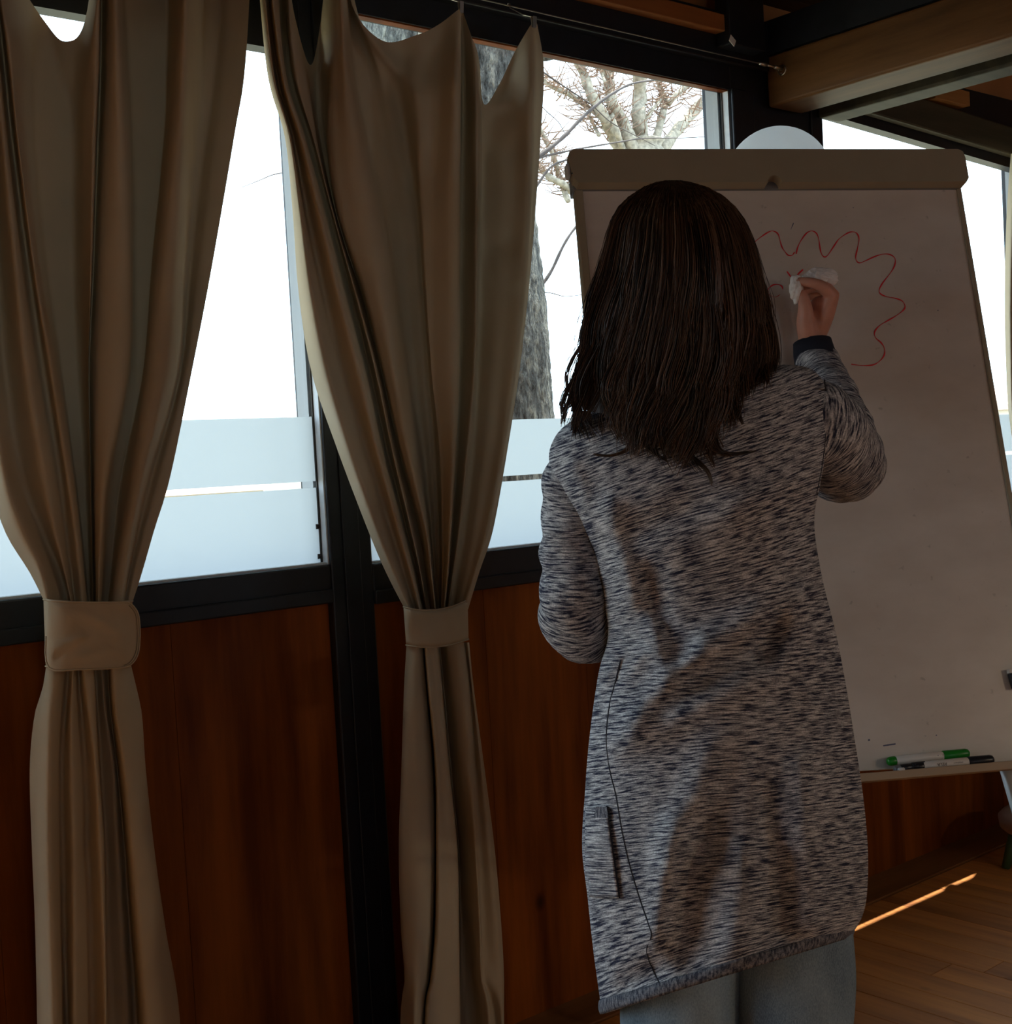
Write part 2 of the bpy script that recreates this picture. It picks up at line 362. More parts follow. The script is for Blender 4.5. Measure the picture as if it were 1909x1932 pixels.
# ------------------------------------------------------------------ curtains
YC = -.115
def cloth(name, tracks, ys, mat, parent, nrow=64, sub=7, creases=(), y0row=True):
    """tracks: (y0 or None, [x at each ys], depth cm toward the room at top, at bottom). Folds as one cloth surface."""
    nt = len(tracks); ts = np.linspace(0, 1, nrow); grid = np.zeros((nt, nrow, 3))
    L = np.arange(len(ys))
    for i, (y0, xs, d0, d1) in enumerate(tracks):
        yy = list(ys); xx = list(xs)
        if y0 is not None:
            if y0 > yy[0]:
                xn = np.interp(y0, yy, xx) if y0 > yy[1] else xx[0]
                keep = [j for j in range(len(yy)) if yy[j] > y0+12]
                yy = [y0]+[yy[j] for j in keep]; xx = [xn if y0 > ys[1] else xs[0]]+[xx[j] for j in keep]
            else: yy[0] = y0
        fine = cr([lin([b, a]) for a, b in zip(xx, yy)], 8); fy = np.array([q[0] for q in fine]); fx = np.array([q[1] for q in fine])
        yt = yy[0]+(yy[-1]-yy[0])*ts
        grid[i, :, 0] = np.interp(yt, fy, fx); grid[i, :, 1] = yt; grid[i, :, 2] = (d0*2.3+(d1*1.3-d0*2.3)*ts)*np.minimum(1, .30+ts*6) if ys[0] < 600 else (d0*1.15+(d1-d0)*1.15*ts)
    verts = []; cols = []
    for r in range(nrow):
        c = cr(list(grid[:, r, :]), sub)
        if r == 0: nc = len(c)
        for (x, yv, d) in c:
            dd = d/100.0
            for (x1, y1, x2, y2, amp, wid) in creases:
                ax, ay = x2-x1, y2-y1; l2 = ax*ax+ay*ay; tt = max(0, min(1, ((x-x1)*ax+(yv-y1)*ay)/l2))
                dist = math.hypot(x-x1-tt*ax, yv-y1-tt*ay); dd += amp*math.exp(-(dist/wid)**2)*(math.sin(math.pi*min(1, max(.0, tt)))*.7+.3)
            verts.append(W(x, yv, YC-max(dd, -.038)))
    faces = [(r*nc+i, r*nc+i+1, (r+1)*nc+i+1, (r+1)*nc+i) for r in range(nrow-1) for i in range(nc-1)]
    o = mk(name, verts, faces, mat, parent, True)
    return o, verts, nc
def tieband(name, pts_top, pts_bot, bulge, parent, flap=None):
    """band round the gathered cloth, pts: (x0,y0),(x1,y1) left and right ends; sag; a closed flattened loop with thickness"""
    n = 40; m = 9; v = []
    (ax, ay), (bx, by), st = pts_top; (cx, cy), (dx, dy), sb = pts_bot
    for j in range(m):
        t = j/(m-1)
        for k in range(n):
            a = 2*math.pi*k/n; c, s = math.cos(a), math.sin(a)
            c2 = math.copysign(abs(c)**.7, c); u = (c2+1)/2
            x = (ax+(bx-ax)*u)*(1-t)+(cx+(dx-cx)*u)*t
            yv = ((ay+(by-ay)*u)+st*(1-c2*c2))*(1-t)+((cy+(dy-cy)*u)+sb*(1-c2*c2))*t
            dep = bulge*math.copysign(abs(s)**.8, s)*(1-.04*abs(2*t-1)) + .0022*math.sin(9*u+5*t)*(s > 0)+.0015*math.sin(23*u-7*t)*(s > 0)
            if j in (0, m-1): dep -= .002*(s > 0)
            v.append(W(x, yv, YC-.022-dep))
    f = [(j*n+k, j*n+(k+1) % n, (j+1)*n+(k+1) % n, (j+1)*n+k) for j in range(m-1) for k in range(n)]
    o = mk(name, v, f, M['curtain'], parent, True)
    so = o.modifiers.new('solid', 'SOLIDIFY'); so.thickness = .003; so.offset = -1
    # stitched edge piping
    for row in (0, m-1): MB().tube([v[row*n+k] for k in range(n)]+[v[row*n]], .0016, 6, False).build('piping', M['curtain'], o, True)
    return o
# ---- left curtain
base1 = W(170, 2265, YC); c1 = thing('curtain', base1, 'tan curtain pulled into a wide rounded tie band, nearest the camera', 'curtain')
YS1 = [-160, 120, 257, 513, 700, 900, 1000, 1080, 1136]
T1 = [
 (-150, [-130, -104, -90, -65, -45, -18, 8, 56, 84], 0, 0), (-150, [-100, -75, -60, -40, -20, 10, 42, 78, 92], 5, 3), (-120, [-62, -35, -25, -5, 10, 39, 78, 112, 127], -1, 0),
 (-110, [-35, -8, 5, 30, 50, 84, 103, 122, 134], 5, 2.6), (-150, [-22, 8, 22, 55, 82, 113, 124, 134, 141], 1.5, .6), (-100, [-10, 18, 32, 64, 95, 126, 140, 149, 154], 4.8, 2.4),
 (-40, [30, 36, 42, 74, 108, 138, 150, 158, 164], 3.2, 1.4), (40, [84, 82, 80, 98, 120, 144, 155, 162, 167], -3.5, -2.6), (78, [122, 134, 138, 140, 148, 162, 166, 169, 171], -1.5, -2.8), (40, [160, 160, 158, 158, 162, 168, 170, 172, 173], 2.5, -1),
 (-160, [188, 184, 178, 172, 166, 170, 172, 174, 175], 4.5, 2.0), (-165, [194, 190, 185, 176, 168, 172, 174, 176, 177], 0, -1.4), (-160, [202, 202, 199, 190, 183, 179, 179, 180, 181], 3.5, 1.8),
 (-150, [216, 227, 234, 242, 236, 201, 193, 188, 187], 4.6, 3.2), (-120, [232, 244, 252, 252, 246, 208, 200, 195, 192], -2.5, .2), (-120, [276, 290, 292, 276, 264, 224, 212, 206, 202], -4.5, -.8), (-120, [306, 308, 306, 284, 270, 232, 219, 211, 205], -4.5, -.6),
 (-120, [338, 330, 318, 293, 277, 248, 232, 219, 211], 3.0, 2.2), (-160, [352, 349, 342, 325, 310, 268, 248, 236, 228], 5.2, 3.0), (-150, [362, 362, 356, 343, 330, 276, 254, 240, 231], 3.0, 1.4), (-110, [405, 392, 380, 356, 340, 286, 262, 245, 235], -2.5, .0), (-140, [440, 424, 408, 375, 350, 302, 274, 254, 242], -.8, .8), (-160, [478, 463, 442, 398, 362, 321, 291, 268, 250], 1.0, 0)]
cloth('fabric_panel', T1, YS1, M['curtain'], c1, 70, 7, creases=[(60, 985, 88, 1125, .008, 7), (285, 1040, 262, 1110, .006, 7), (310, 190, 335, 60, .01, 14), (300, 200, 270, 120, -.008, 20), (120, 90, 105, 230, .012, 16)])
YL1 = [1250, 1300, 1350, 1450, 1600, 1750, 1932, 2255]
B1 = [
 (None, [88, 80, 65, 56, 60, 66, 70, 76], -.5, -1), (None, [92, 88, 80, 76, 74, 76, 80, 86], 2.0, 2), (None, [112, 106, 100, 95, 95, 100, 105, 110], 3.0, 4.5), (None, [129, 126, 122, 116, 118, 121, 126, 130], .3, -.8), (None, [138, 136, 134, 135, 139, 140, 140, 141], 2.8, 3.6),
 (None, [147, 150, 154, 160, 165, 170, 175, 178], .4, .5), (None, [156, 161, 167, 178, 186, 192, 196, 198], 3.0, 4.4), (None, [174, 178, 180, 186, 196, 199, 202, 204], 2.2, 3.4), (None, [178, 181, 184, 190, 199, 201, 205, 208], -2.0, -4.5), (None, [192, 196, 200, 214, 222, 230, 240, 250], -.2, -1.8),
 (None, [204, 206, 210, 222, 236, 246, 258, 268], -1.8, -4.5), (None, [210, 212, 216, 230, 244, 256, 270, 280], 3.0, 4.0), (None, [224, 228, 232, 248, 270, 285, 305, 312], 3.0, 4.8), (None, [238, 250, 260, 270, 287, 308, 332, 338], .6, 1.2), (None, [246, 258, 268, 275, 291, 312, 340, 346], -.5, -1)]
cloth('lower_drape', B1, YL1, M['curtain'], c1, 46, 7, creases=[(170, 1510, 150, 1660, -.006, 8), (112, 1790, 132, 1740, -.005, 9), (74, 1262, 108, 1280, .006, 8)])
tb = tieband('tie_band', ((82, 1131), (250, 1134), 4), ((86, 1257), (246, 1257), 6), .044, c1)
# the wide rounded flap at the end of the left band
fo = [(88, 1133), (140, 1136), (205, 1137), (238, 1136), (252, 1145), (261, 1163), (263, 1200), (260, 1232), (250, 1250), (236, 1258), (205, 1261), (150, 1263), (92, 1260), (86, 1200)]
fv = []; ring = cr(fo, 4); nf = len(ring)
SC = (1.0, .95, .88, .8, .7, .6, .5, .4, .3, .2, .1, .03); ns_ = len(SC)
WR = [(100, 1228, 155, 1200, .004, 6), (104, 1236, 128, 1222, -.003, 5), (98, 1188, 140, 1150, .0035, 7), (165, 1160, 232, 1196, .003, 8), (215, 1150, 245, 1162, -.003, 5), (110, 1150, 125, 1143, .003, 5), (150, 1240, 210, 1225, .002, 8), (225, 1205, 238, 1240, .003, 5)]
for lay in (0.0, .0025):
    for sc in SC:
        for (x, yv) in ring:
            xx = 175+(x-175)*sc; yy = 1199+(yv-1199)*sc; u = min(1, max(0, (xx-80)/190.0)); c2 = 2*u-1
            cc = min(1, abs(c2))**(1/.7); dep = .046*max(0, 1-cc*cc)**.4+.005+lay
            for (x1, y1, x2, y2, am, wi_) in WR:
                ax, ay = x2-x1, y2-y1; tq = max(0, min(1, ((xx-x1)*ax+(yy-y1)*ay)/(ax*ax+ay*ay))); dep += 1.8*am*math.exp(-(math.hypot(xx-x1-tq*ax, yy-y1-tq*ay)/wi_)**2)
            if sc == 1.0: dep -= .0012
            fv.append(W(xx, yy, YC-.024-max(dep, .010)))
ff = []
for a in range(2*ns_-1):
    if a == ns_-1: continue
    for k in range(nf): ff.append((a*nf+k, a*nf+(k+1) % nf, (a+1)*nf+(k+1) % nf, (a+1)*nf+k))
ff.append(tuple(range((2*ns_-1)*nf, 2*ns_*nf)))
for k in range(nf): ff.append((k, (k+1) % nf, ns_*nf+(k+1) % nf, ns_*nf+k))
fp = mk('band_flap', fv, ff, M['curtain'], tb, True)
MB().tube([fv[ns_*nf+k]+lin([0, -.001, 0]) for k in range(0, nf)], .0016, 6, True).build('piping', M['curtain'], tb, True)
MB().tube([fv[(ns_+1)*nf+k]+lin([0, -.0008, 0]) for k in range(14, nf-16)], .0007, 5, True).build('stitching', plain('thread', (.22, .17, .11), .8), tb, True)
# ---- right curtain
base2 = W(850, 2330, YC); c2 = thing('curtain', base2, 'tan curtain with a narrow plain tie band, hung beside the woman', 'curtain')
YS2 = [-30, 130, 257, 400, 550, 700, 850, 1000, 1080, 1150]
T2 = [
 (-140, [480, 503, 537, 552, 563, 587, 637, 694, 728, 764], 0, 0), (-140, [488, 513, 546, 566, 586, 616, 660, 712, 744, 773], 5, 3), (-140, [494, 521, 553, 580, 611, 644, 691, 737, 762, 782], 2.8, 1.2), (-140, [502, 533, 570, 606, 641, 681, 714, 754, 776, 793], 5.5, 3.0),
 (-110, [530, 546, 583, 622, 660, 697, 730, 767, 786, 801], -3, -1.6), (-60, [542, 553, 589, 626, 668, 707, 739, 774, 792, 804], 3, 1.8), (30, [556, 573, 594, 629, 672, 713, 744, 780, 796, 806], 2.2, 1.0), (122, [584, 586, 601, 632, 678, 717, 749, 786, 800, 810], -.5, 0),
 (60, [602, 598, 610, 634, 681, 720, 753, 790, 803, 812], -2.5, -.5), (-110, [622, 622, 617, 636, 684, 722, 756, 794, 806, 815], 2.5, .8), (-130, [632, 636, 638, 650, 694, 728, 760, 798, 809, 818], 4.2, 1.8), (-140, [636, 657, 677, 705, 728, 750, 775, 805, 814, 822], 4.8, 2.4),
 (-110, [652, 674, 697, 728, 752, 772, 794, 812, 818, 824], -2.5, -1.8), (10, [664, 712, 742, 772, 788, 799, 812, 821, 824, 827], -.8, -1.5), (77, [722, 742, 768, 790, 800, 810, 822, 829, 830, 829], -.5, -1.2), (66, [786, 782, 788, 794, 802, 813, 828, 833, 833, 831], 2.6, .8),
 (46, [828, 828, 823, 816, 816, 820, 834, 838, 837, 834], 3.0, 1.4), (17, [866, 864, 863, 863, 863, 863, 858, 850, 845, 838], 5.0, 2.8), (17, [871, 873, 872, 870, 868, 867, 861, 853, 847, 840], -1.5, -2.4), (70, [890, 897, 898, 898, 897, 893, 880, 865, 854, 845], 2.6, .8),
 (105, [902, 905, 908, 903, 901, 898, 887, 870, 858, 849], .0, 0), (196, [910, 912, 913, 911, 908, 904, 895, 879, 866, 855], -1.0, .2), (160, [938, 940, 945, 945, 937, 926, 914, 893, 878, 862], .8, 1.4), (100, [970, 969, 973, 970, 958, 946, 931, 906, 887, 868], 2.0, 2.0), (44, [1003, 1004, 1003, 999, 989, 972, 950, 921, 898, 875], 3.6, 2.8),
 (44, [1008, 1018, 1014, 1004, 994, 977, 954, 926, 902, 880], 1.0, .6), (44, [1013, 1026, 1020, 1010, 997, 980, 957, 930, 904, 883], 0, 0)]
cloth('fabric_panel', T2, YS2, M['curtain'], c2, 76, 7, creases=[(735, 75, 800, 120, -.02, 26), (655, 15, 778, 172, .016, 9), (775, 176, 790, 182, .012, 9), (778, 175, 868, 30, -.008, 22), (588, 128, 632, 120, .010, 9), (632, 122, 600, 175, .008, 10), (562, 150, 600, 240, .006, 18), (755, 380, 800, 250, .008, 18), (770, 430, 830, 300, -.006, 16), (915, 205, 975, 190, .012, 10), (920, 260, 1000, 300, -.010, 22), (905, 490, 985, 440, -.008, 25), (980, 90, 945, 170, -.008, 10), (735, 905, 790, 1100, .006, 7), (745, 900, 800, 1110, -.005, 6), (620, 830, 690, 980, .005, 8)])
YL2 = [1212, 1300, 1450, 1600, 1750, 1850, 1932, 2320]
B2 = [
 (None, [767, 762, 757, 752, 756, 763, 755, 752], -.5, -1), (None, [777, 768, 763, 760, 763, 766, 770, 770], 2.0, 2), (None, [788, 785, 788, 793, 793, 788, 783, 780], 3.2, 5.2), (None, [797, 803, 814, 819, 815, 808, 799, 795], 1.8, 3.2), (None, [799, 806, 819, 822, 819, 811, 801, 797], -1.8, -3.5), (None, [801, 808, 822, 824, 823, 814, 803, 800], 3.6, 5.2),
 (None, [812, 821, 833, 842, 845, 842, 836, 834], 3.8, 5.4), (None, [824, 832, 845, 860, 864, 865, 866, 868], 3.2, 5.0), (None, [828, 836, 849, 864, 867, 869, 870, 872], -2.0, -4.0), (None, [834, 843, 857, 870, 881, 890, 896, 902], -1.2, -2.0), (None, [844, 856, 872, 887, 896, 901, 911, 922], 1.8, 2.4), (None, [866, 878, 890, 898, 906, 909, 925, 940], 3.2, 4.8), (None, [876, 887, 896, 904, 910, 914, 934, 950], .8, .8), (None, [882, 891, 909, 924, 937, 944, 948, 955], 1.6, 2.6), (None, [885, 894, 914, 933, 946, 951, 951, 957], -.5, -1)]
cloth('lower_drape', B2, YL2, M['curtain'], c2, 46, 7, creases=[(770, 1335, 805, 1318, .006, 12), (908, 1820, 950, 1905, .010, 10), (880, 1420, 905, 1460, -.006, 12)])
tieband('tie_band', ((761, 1145), (882, 1132), 12), ((766, 1217), (884, 1206), 9), .036, c2)
# ---- far curtain, a sliver at the picture's edge
base3 = W(1950, 1700, YC); c3 = thing('curtain', base3, 'pale curtain edge hanging by the last window, past the flipchart', 'curtain')
YS3 = [290, 400, 560, 700, 800, 1000, 1300, 1560]
T3 = [(None, [1907, 1899, 1895, 1898, 1905, 1935, 1925, 1920], 0, 0), (None, [1920, 1912, 1907, 1908, 1912, 1938, 1932, 1930], 4, 3), (None, [1935, 1928, 1922, 1920, 1922, 1942, 1940, 1942], -1, 0), (None, [1960, 1955, 1945, 1938, 1935, 1948, 1950, 1955], 5, 3), (None, [1990, 1985, 1975, 1960, 1950, 1954, 1960, 1970], 0, 0), (None, [2040, 2030, 2010, 1985, 1965, 1960, 1970, 1985], 4, 3)]
cloth('fabric_panel', T3, YS3, M['curtain'], c3, 30, 6)
# ---- metal clips on the wire
def clip(px, py, label):
    p = W(px, py, YC-.03); c = thing('curtain_clip', p, label, 'clip', 'metal clips holding the curtains on the wire')
    top = lin([p[0], YW, zw])
    for s in (-1, 1): MB().obox(p+lin([0, s*.0028, -.002]), (1, 0, 0), (0, 1, -.12*s), (0, .12*s, 1), .0045, .0009, .011).build('clip_jaw', M['metal'], c)
    MB().tube([p+lin([0, 0, .008]), p*.6+top*.4, top+lin([0, -.004, -.006]), top+lin([0, -.005, .002]), top+lin([0, .001, .005]), top+lin([0, .004, 0])], .0011, 6).build('clip_hook', M['metal'], c, True)
clip(869, 12, 'metal curtain clip gripping the middle peak of the curtain beside the woman')
clip(1007, 40, 'metal curtain clip at the outer corner of the curtain beside the woman')

# ------------------------------------------------------------------ flipchart easel
BA = lin([2.04528761, -0.65737714, 1.7373016]); BD = lin([0.83344676, -0.55193911, -0.02701342]); BU = lin([0.186108, 0.23432933, 0.95417691]); BN = np.cross(BD, BU)
BB = lin([-math.sin(-.5765), math.cos(-.5765), 0])
def BP(s, t, off=0.0): return BA+s*BD-t*BU+off*BN
def BQ(px, py, off=0.0):
    r = ray(px, py); o = BA+off*BN; return CAM+r*(((o-CAM)@BN)/(r@BN))
def BST(px, py, off=0.0):
    q = BQ(px, py, off)-BA; return q@BD, -(q@BU)
def whiteboard_mat():
    m, nt, b = newmat('whiteboard'); b.inputs['Roughness'].default_value = .32; b.inputs['Specular IOR Level'].default_value = .45
    f = noise(nt, coords(nt, (3, 3, 6)), 2.2, 5, .6); r = ramp(nt, f, [(.3, (.56, .495, .44)), (.7, (.65, .59, .535))])
    f2 = noise(nt, coords(nt, (1, 1, 1)), 60, 2); r2 = ramp(nt, f2, [(.22, (.5, .5, .5)), (.30, (1, 1, 1))])
    mx = N(nt, 'ShaderNodeMixRGB'); mx.blend_type = 'MULTIPLY'; mx.inputs[0].default_value = .5
    nt.links.new(r.outputs[0], mx.inputs[1]); nt.links.new(r2.outputs[0], mx.inputs[2]); nt.links.new(mx.outputs[0], b.inputs['Base Color']); return m
M['board'] = whiteboard_mat()
M['clamp'] = plain('clamp_bar', (.32, .27, .19), .5, var=.06, vs=8)
M['tray'] = plain('tray', (.36, .26, .17), .5)
M['leg_metal'] = plain('leg_metal', (.62, .65, .66), .4, .2)
M['red_ink'] = plain('red_ink', (.70, .02, .03), .5)
M['blue_ink'] = plain('blue_ink', (.08, .09, .16), .5)
M['black_plastic'] = plain('black_plastic', (.014, .014, .018), .35)
M['green_plastic'] = plain('green_plastic', (.015, .22, .02), .35)
M['white_plastic'] = plain('white_plastic', (.72, .66, .60), .45)
M['grey_plastic'] = plain('grey_plastic', (.16, .16, .17), .4)
ez = thing('flipchart_easel', (BA[0], BA[1], 0.0), 'white flipchart easel with red marker scribbles, standing before the woman', 'flipchart')
def bprism(poly, o0, o1):
    n = len(poly); v = [BP(s, t, o0) for s, t in poly]+[BP(s, t, o1) for s, t in poly]
    return v, [tuple(range(n))[::-1], tuple(range(n, 2*n))]+[(i, (i+1) % n, n+(i+1) % n, n+i) for i in range(n)]
WH = .3685; TB = 1.085
v, f = bprism([(-WH, -.03), (WH, -.03), (WH, TB), (-WH, TB)], -.018, -.002); mk('board', v, f, M['board'], ez)
for s0, s1 in ((-WH-.002, -WH+.013), (WH-.006, WH+.003)):
    v, f = bprism([(s0, -.03), (s1, -.03), (s1, TB), (s0, TB)], -.022, .002); bevel(mk('side_frame', v, f, M['clamp'], ez), .002)
sl, t0 = BST(1070, 281, .03); sr, _ = BST(1819, 284, .03); _, t1 = BST(1450, 343.5, .03); sn, tn = BST(1462, 343, .03)
rad = .0135
arc = [(sn+rad*math.cos(a), t1-rad*math.sin(a)*1.05) for a in np.linspace(0, math.pi, 15)]
poly = [(sl+.012, t0), (sr-.012, t0), (sr-.003, t0+.005), (sr, t0+.018), (sr, t1-.008), (sr-.005, t1)]+arc+[(sl+.016, t1), (sl+.008, t1-.010), (sl+.001, t0+.022), (sl+.003, t0+.006)]
v, f = bprism(poly, .004, .03); hb = mk('clamp_bar', v, f, M['clamp'], ez)
v, f = bprism([(sl+.01, t0+.004), (sr-.01, t0+.004), (sr-.01, t1+.0), (sl+.01, t1+.0)], -.03, .006); mk('bar_back', v, f, M['grey_plastic'], ez)
v, f = bprism([(sl-.004, t0+.026), (sl+.003, t0+.024), (sl+.004, t1-.018), (sl-.003, t1-.020)], .004, .024); bevel(mk('end_cap', v, f, M['jamb_grey'], ez), .0015)
MB().ball(BP(*BST(1079, 327, .031), .031), .0016, 8, 6).build('bar_screw', M['black_plastic'], ez, True)
# pen tray
OL = .048
_, ta = BST(1768, 1446, OL); _, tb_ = BST(1768, 1461, OL); tl = (ta+tb_)/2
_, ta1 = BST(1627, 1459, OL); _, ta2 = BST(1909, 1435, OL); s1_, _x = BST(1627, 1459, OL); s2_, _x = BST(1909, 1435, OL)
sk = (ta2-ta1)/(s2_-s1_)
def tt(s, base): return base+sk*(s-s1_)
def skew(sa, sb, b0, b1, o0, o1):
    v = [BP(s, tt(s, b), o) for s in (sa, sb) for b in (b0, b1) for o in (o0, o1)]; return v, BOXF
lipH = BST(1627, 1475, OL)[1]-ta1
v, f = skew(-WH, WH, ta1, ta1+lipH, OL-.003, OL); tr = bevel(mk('pen_tray', v, f, M['tray'], ez), .001)
v, f = skew(-WH, WH, ta1+lipH-.004, ta1+lipH, -.004, OL-.003); mk('tray_floor', v, f, M['tray'], tr)
# legs
def leg(p0, p1, r, name='leg', foot=True):
    o = MB().tube([p0, p0*.45+p1*.55], r, 14).tube([p0*.46+p1*.54, p1], r*.78, 14).build(name, M['leg_metal'], ez, True)
    MB().tube([p1+lin([0, 0, .03]), p1], r*1.15, 12).build('foot', M['black_plastic'], o, True); return o
sg, tg_ = BST(1899, 1462, -.012)
pe = BP(sg+.10, tg_+.70, -.012); k_ = BP(sg, tg_-.01, -.012); pe = k_+(pe-k_)*(k_[2]/(k_[2]-pe[2])); leg(k_, pe, .0105)
k2 = BP(-sg, tg_-.01, -.012); pe2 = BP(-sg+.06, tg_+.70, -.012); pe2 = k2+(pe2-k2)*(k2[2]/(k2[2]-pe2[2]))+.22*BB; leg(k2, pe2, .0105)
q0 = BP(-.05, .02, -.03); q1 = lin([q0[0], q0[1], 0])+.16*BB-.12*lin([BD[0], BD[1], 0]); leg(q0, q1, .010, 'rear_leg')
# scribbles on the board: ribbons of ink
def ink(name, pts, w, mat, n=8):
    pts = [BQ(1380+a/4.7725, 400+b/4.7725, .0) for a, b in pts]; c = cr(pts, n); v = []; f = []
    for i, p in enumerate(c):
        t = c[min(i+1, len(c)-1)]-c[max(i-1, 0)]; t /= np.linalg.norm(t)+1e-9; nn = np.cross(BN, t); ww = w*(.8+.3*math.sin(i*.37))
        v += [p+nn*ww-BN*.0012, p-nn*ww-BN*.0012]
    f = [(2*i, 2*i+1, 2*i+3, 2*i+2) for i in range(len(c)-1)]; return v, f
wv = [((160, 310), (200, 275), (270, 220), (330, 180), (375, 168), (420, 195), (440, 260), (455, 310), (480, 350), (510, 385), (545, 388), (568, 360)),
 ((583, 375), (600, 310), (630, 250), (680, 185), (730, 168), (770, 195), (788, 250), (800, 330), (815, 380), (840, 402), (870, 385), (920, 310), (970, 240), (1040, 190), (1090, 175), (1130, 190), (1150, 240), (1135, 330), (1120, 400), (1130, 440), (1155, 455), (1200, 440), (1300, 395), (1380, 375), (1440, 385), (1475, 420), (1470, 480), (1430, 550), (1360, 640), (1332, 700), (1345, 735), (1400, 760), (1480, 775), (1540, 800), (1565, 850), (1540, 890), (1470, 940), (1400, 980), (1330, 1025), (1290, 1080), (1300, 1130), (1350, 1175), (1380, 1230), (1375, 1290), (1330, 1345), (1270, 1375), (1180, 1380), (1080, 1368))]
for q in wv: v, f = ink('w', q, .0012, None); mk('scribble_line', v, f, M['red_ink'], ez)
for q, w_ in ((((500, 532), (535, 580)), .0013), (((645, 515), (600, 560), (590, 600)), .0014), (((295, 705), (310, 730), (325, 745), (328, 700), (345, 675), (380, 653), (425, 650), (455, 668), (463, 695)), .0013), (((440, 740), (400, 762), (360, 755), (330, 735)), .0005), (((262, 745), (285, 715), (303, 690)), .0012)):
    v, f = ink('s', q, w_, None); mk('scribble_mark', v, f, M['red_ink'], ez)
for q in (((560, 95), (548, 125), (535, 155)), ):
    v, f = ink('s', q, .0008, None); mk('ink_smudge', v, f, M['blue_ink'], ez)
for (px, py, r_) in ((1640, 1396, .0016), (1767, 1387, .0010), (1459, 345, .0012), (1610, 391, .0008), (1770, 585, .0009), (1681, 1404, .0008)):
    o = BST(px, py); MB().tube([BP(*o, -.003), BP(*o, -.0009)], r_, 8).build('ink_dot', M['blue_ink'], ez)
v = [BQ(x, y)-BN*.0012 for x, y in ((1666, 1406), (1675, 1404), (1690, 1402), (1690, 1405), (1675, 1407), (1667, 1408))]; mk('ink_smudge', v, [tuple(range(6))], M['blue_ink'], ez)
# black magnet near the edge
s_, t_ = BST(1913, 1285, .0); mg = thing('magnet', BP(s_, t_), 'small black block with a pale top stuck on the flipchart at the frame edge', 'magnet')
v, f = bprism([(s_-.011, t_-.012), (s_+.012, t_-.012), (s_+.012, t_+.014), (s_-.008, t_+.014)], .0, .012); bevel(mk('block', v, f, M['black_plastic'], mg), .002)
v, f = bprism([(s_-.011, t_-.020), (s_+.012, t_-.020), (s_+.012, t_-.0125), (s_-.011, t_-.0125)], .0, .011); bevel(mk('top', v, f, M['white_plastic'], mg), .001)

# ---- markers in the tray
def axis_tube(a, b, segs, n=18):
    mb = MB(); a, b = lin(a), lin(b)
    return mb.tube([a+(b-a)*t for t, r in segs], [r for t, r in segs], n)
def marker(name, pa, pb, off, r, label, tailc, bodyc, capc, tail, cap, taillen=True):
    # laid along the tray from pixel pa (tail end) to pixel pb (cap end)
    a, b = BQ(*pa, off), BQ(*pb, off); m = thing(name, (a+b)/2, label, 'marker')
    axis_tube(a+(b-a)*tail, a+(b-a)*cap, [(0, r*.93), (.01, r), (.98, r), (1, r*.9)]).build('barrel', bodyc, m, True)
    axis_tube(a, a+(b-a)*tail, [(0, r*.45), (.12, r*.8), (.35, r*.97), (.9, r*1.0), (1, r*.92)]).build('end_plug', tailc, m, True)
    axis_tube(a+(b-a)*cap, b, [(0, r*.95), (.02, r*1.08), (.85, r*1.04), (.95, r*.9), (1, r*.5)]).build('cap', capc, m, True)
    return m, a, b
RM = .0072
gm, ga, gb = marker('marker_pen', (1673, 1437), (1828, 1421), .012, .0078, 'white whiteboard marker with green cap and green end, in the flipchart tray', M['green_plastic'], M['white_plastic'], M['green_plastic'], .105, .675)
km, ka, kb = marker('marker_pen', (1728, 1447), (1874, 1433), .034, .0080, 'white whiteboard marker with black cap and small print, in front of the green one', M['black_plastic'], M['white_plastic'], M['black_plastic'], .085, .665)
dm, da, db = marker('marker_pen', (1686, 1452), (1748, 1443), .034, .0066, 'dark grey capped marker lying behind the end of the black one', M['grey_plastic'], M['black_plastic'], M['black_plastic'], .2, .55)
cp = BQ(1701, 1452, .045)
axis_tube(cp-BD*.006, cp+BD*.005, [(0, .0028), (.1, .0034), (.9, .0034), (1, .002)], 12).build('cap_tip', M['jamb_grey'], dm, True)
def text_on(txt, a, b, t, off, size, mat, parent):
    cu = bpy.data.curves.new('print', 'FONT'); cu.body = txt; cu.size = size; cu.align_x = 'CENTER'; cu.align_y = 'CENTER'
    to = bpy.data.objects.new('print', cu); COL.objects.link(to); dg = bpy.context.evaluated_depsgraph_get()
    me = bpy.data.meshes.new_from_object(to.evaluated_get(dg)); vv = [lin(q.co) for q in me.vertices]; ff = [tuple(p.vertices) for p in me.polygons]
    bpy.data.objects.remove(to); e = (b-a)/np.linalg.norm(b-a); up = BU-(BU@e)*e; up /= np.linalg.norm(up); nn = np.cross(e, up); o = a+(b-a)*t+nn*off
    mk('print', [o-e*q[0]-up*q[1] for q in vv], ff, mat, parent)     # upside down, as the pen lies
text_on('RELA', ka, kb, .31, .0083, .0075, M['black_plastic'], km); text_on('whiteboard', ka, kb, .52, .0083, .0036, M['black_plastic'], km)
for t in (.60, .66): MB().ball(ga+(gb-ga)*t+BN*.0074+BU*.001, .0009, 6, 5).build('print', M['black_plastic'], gm)

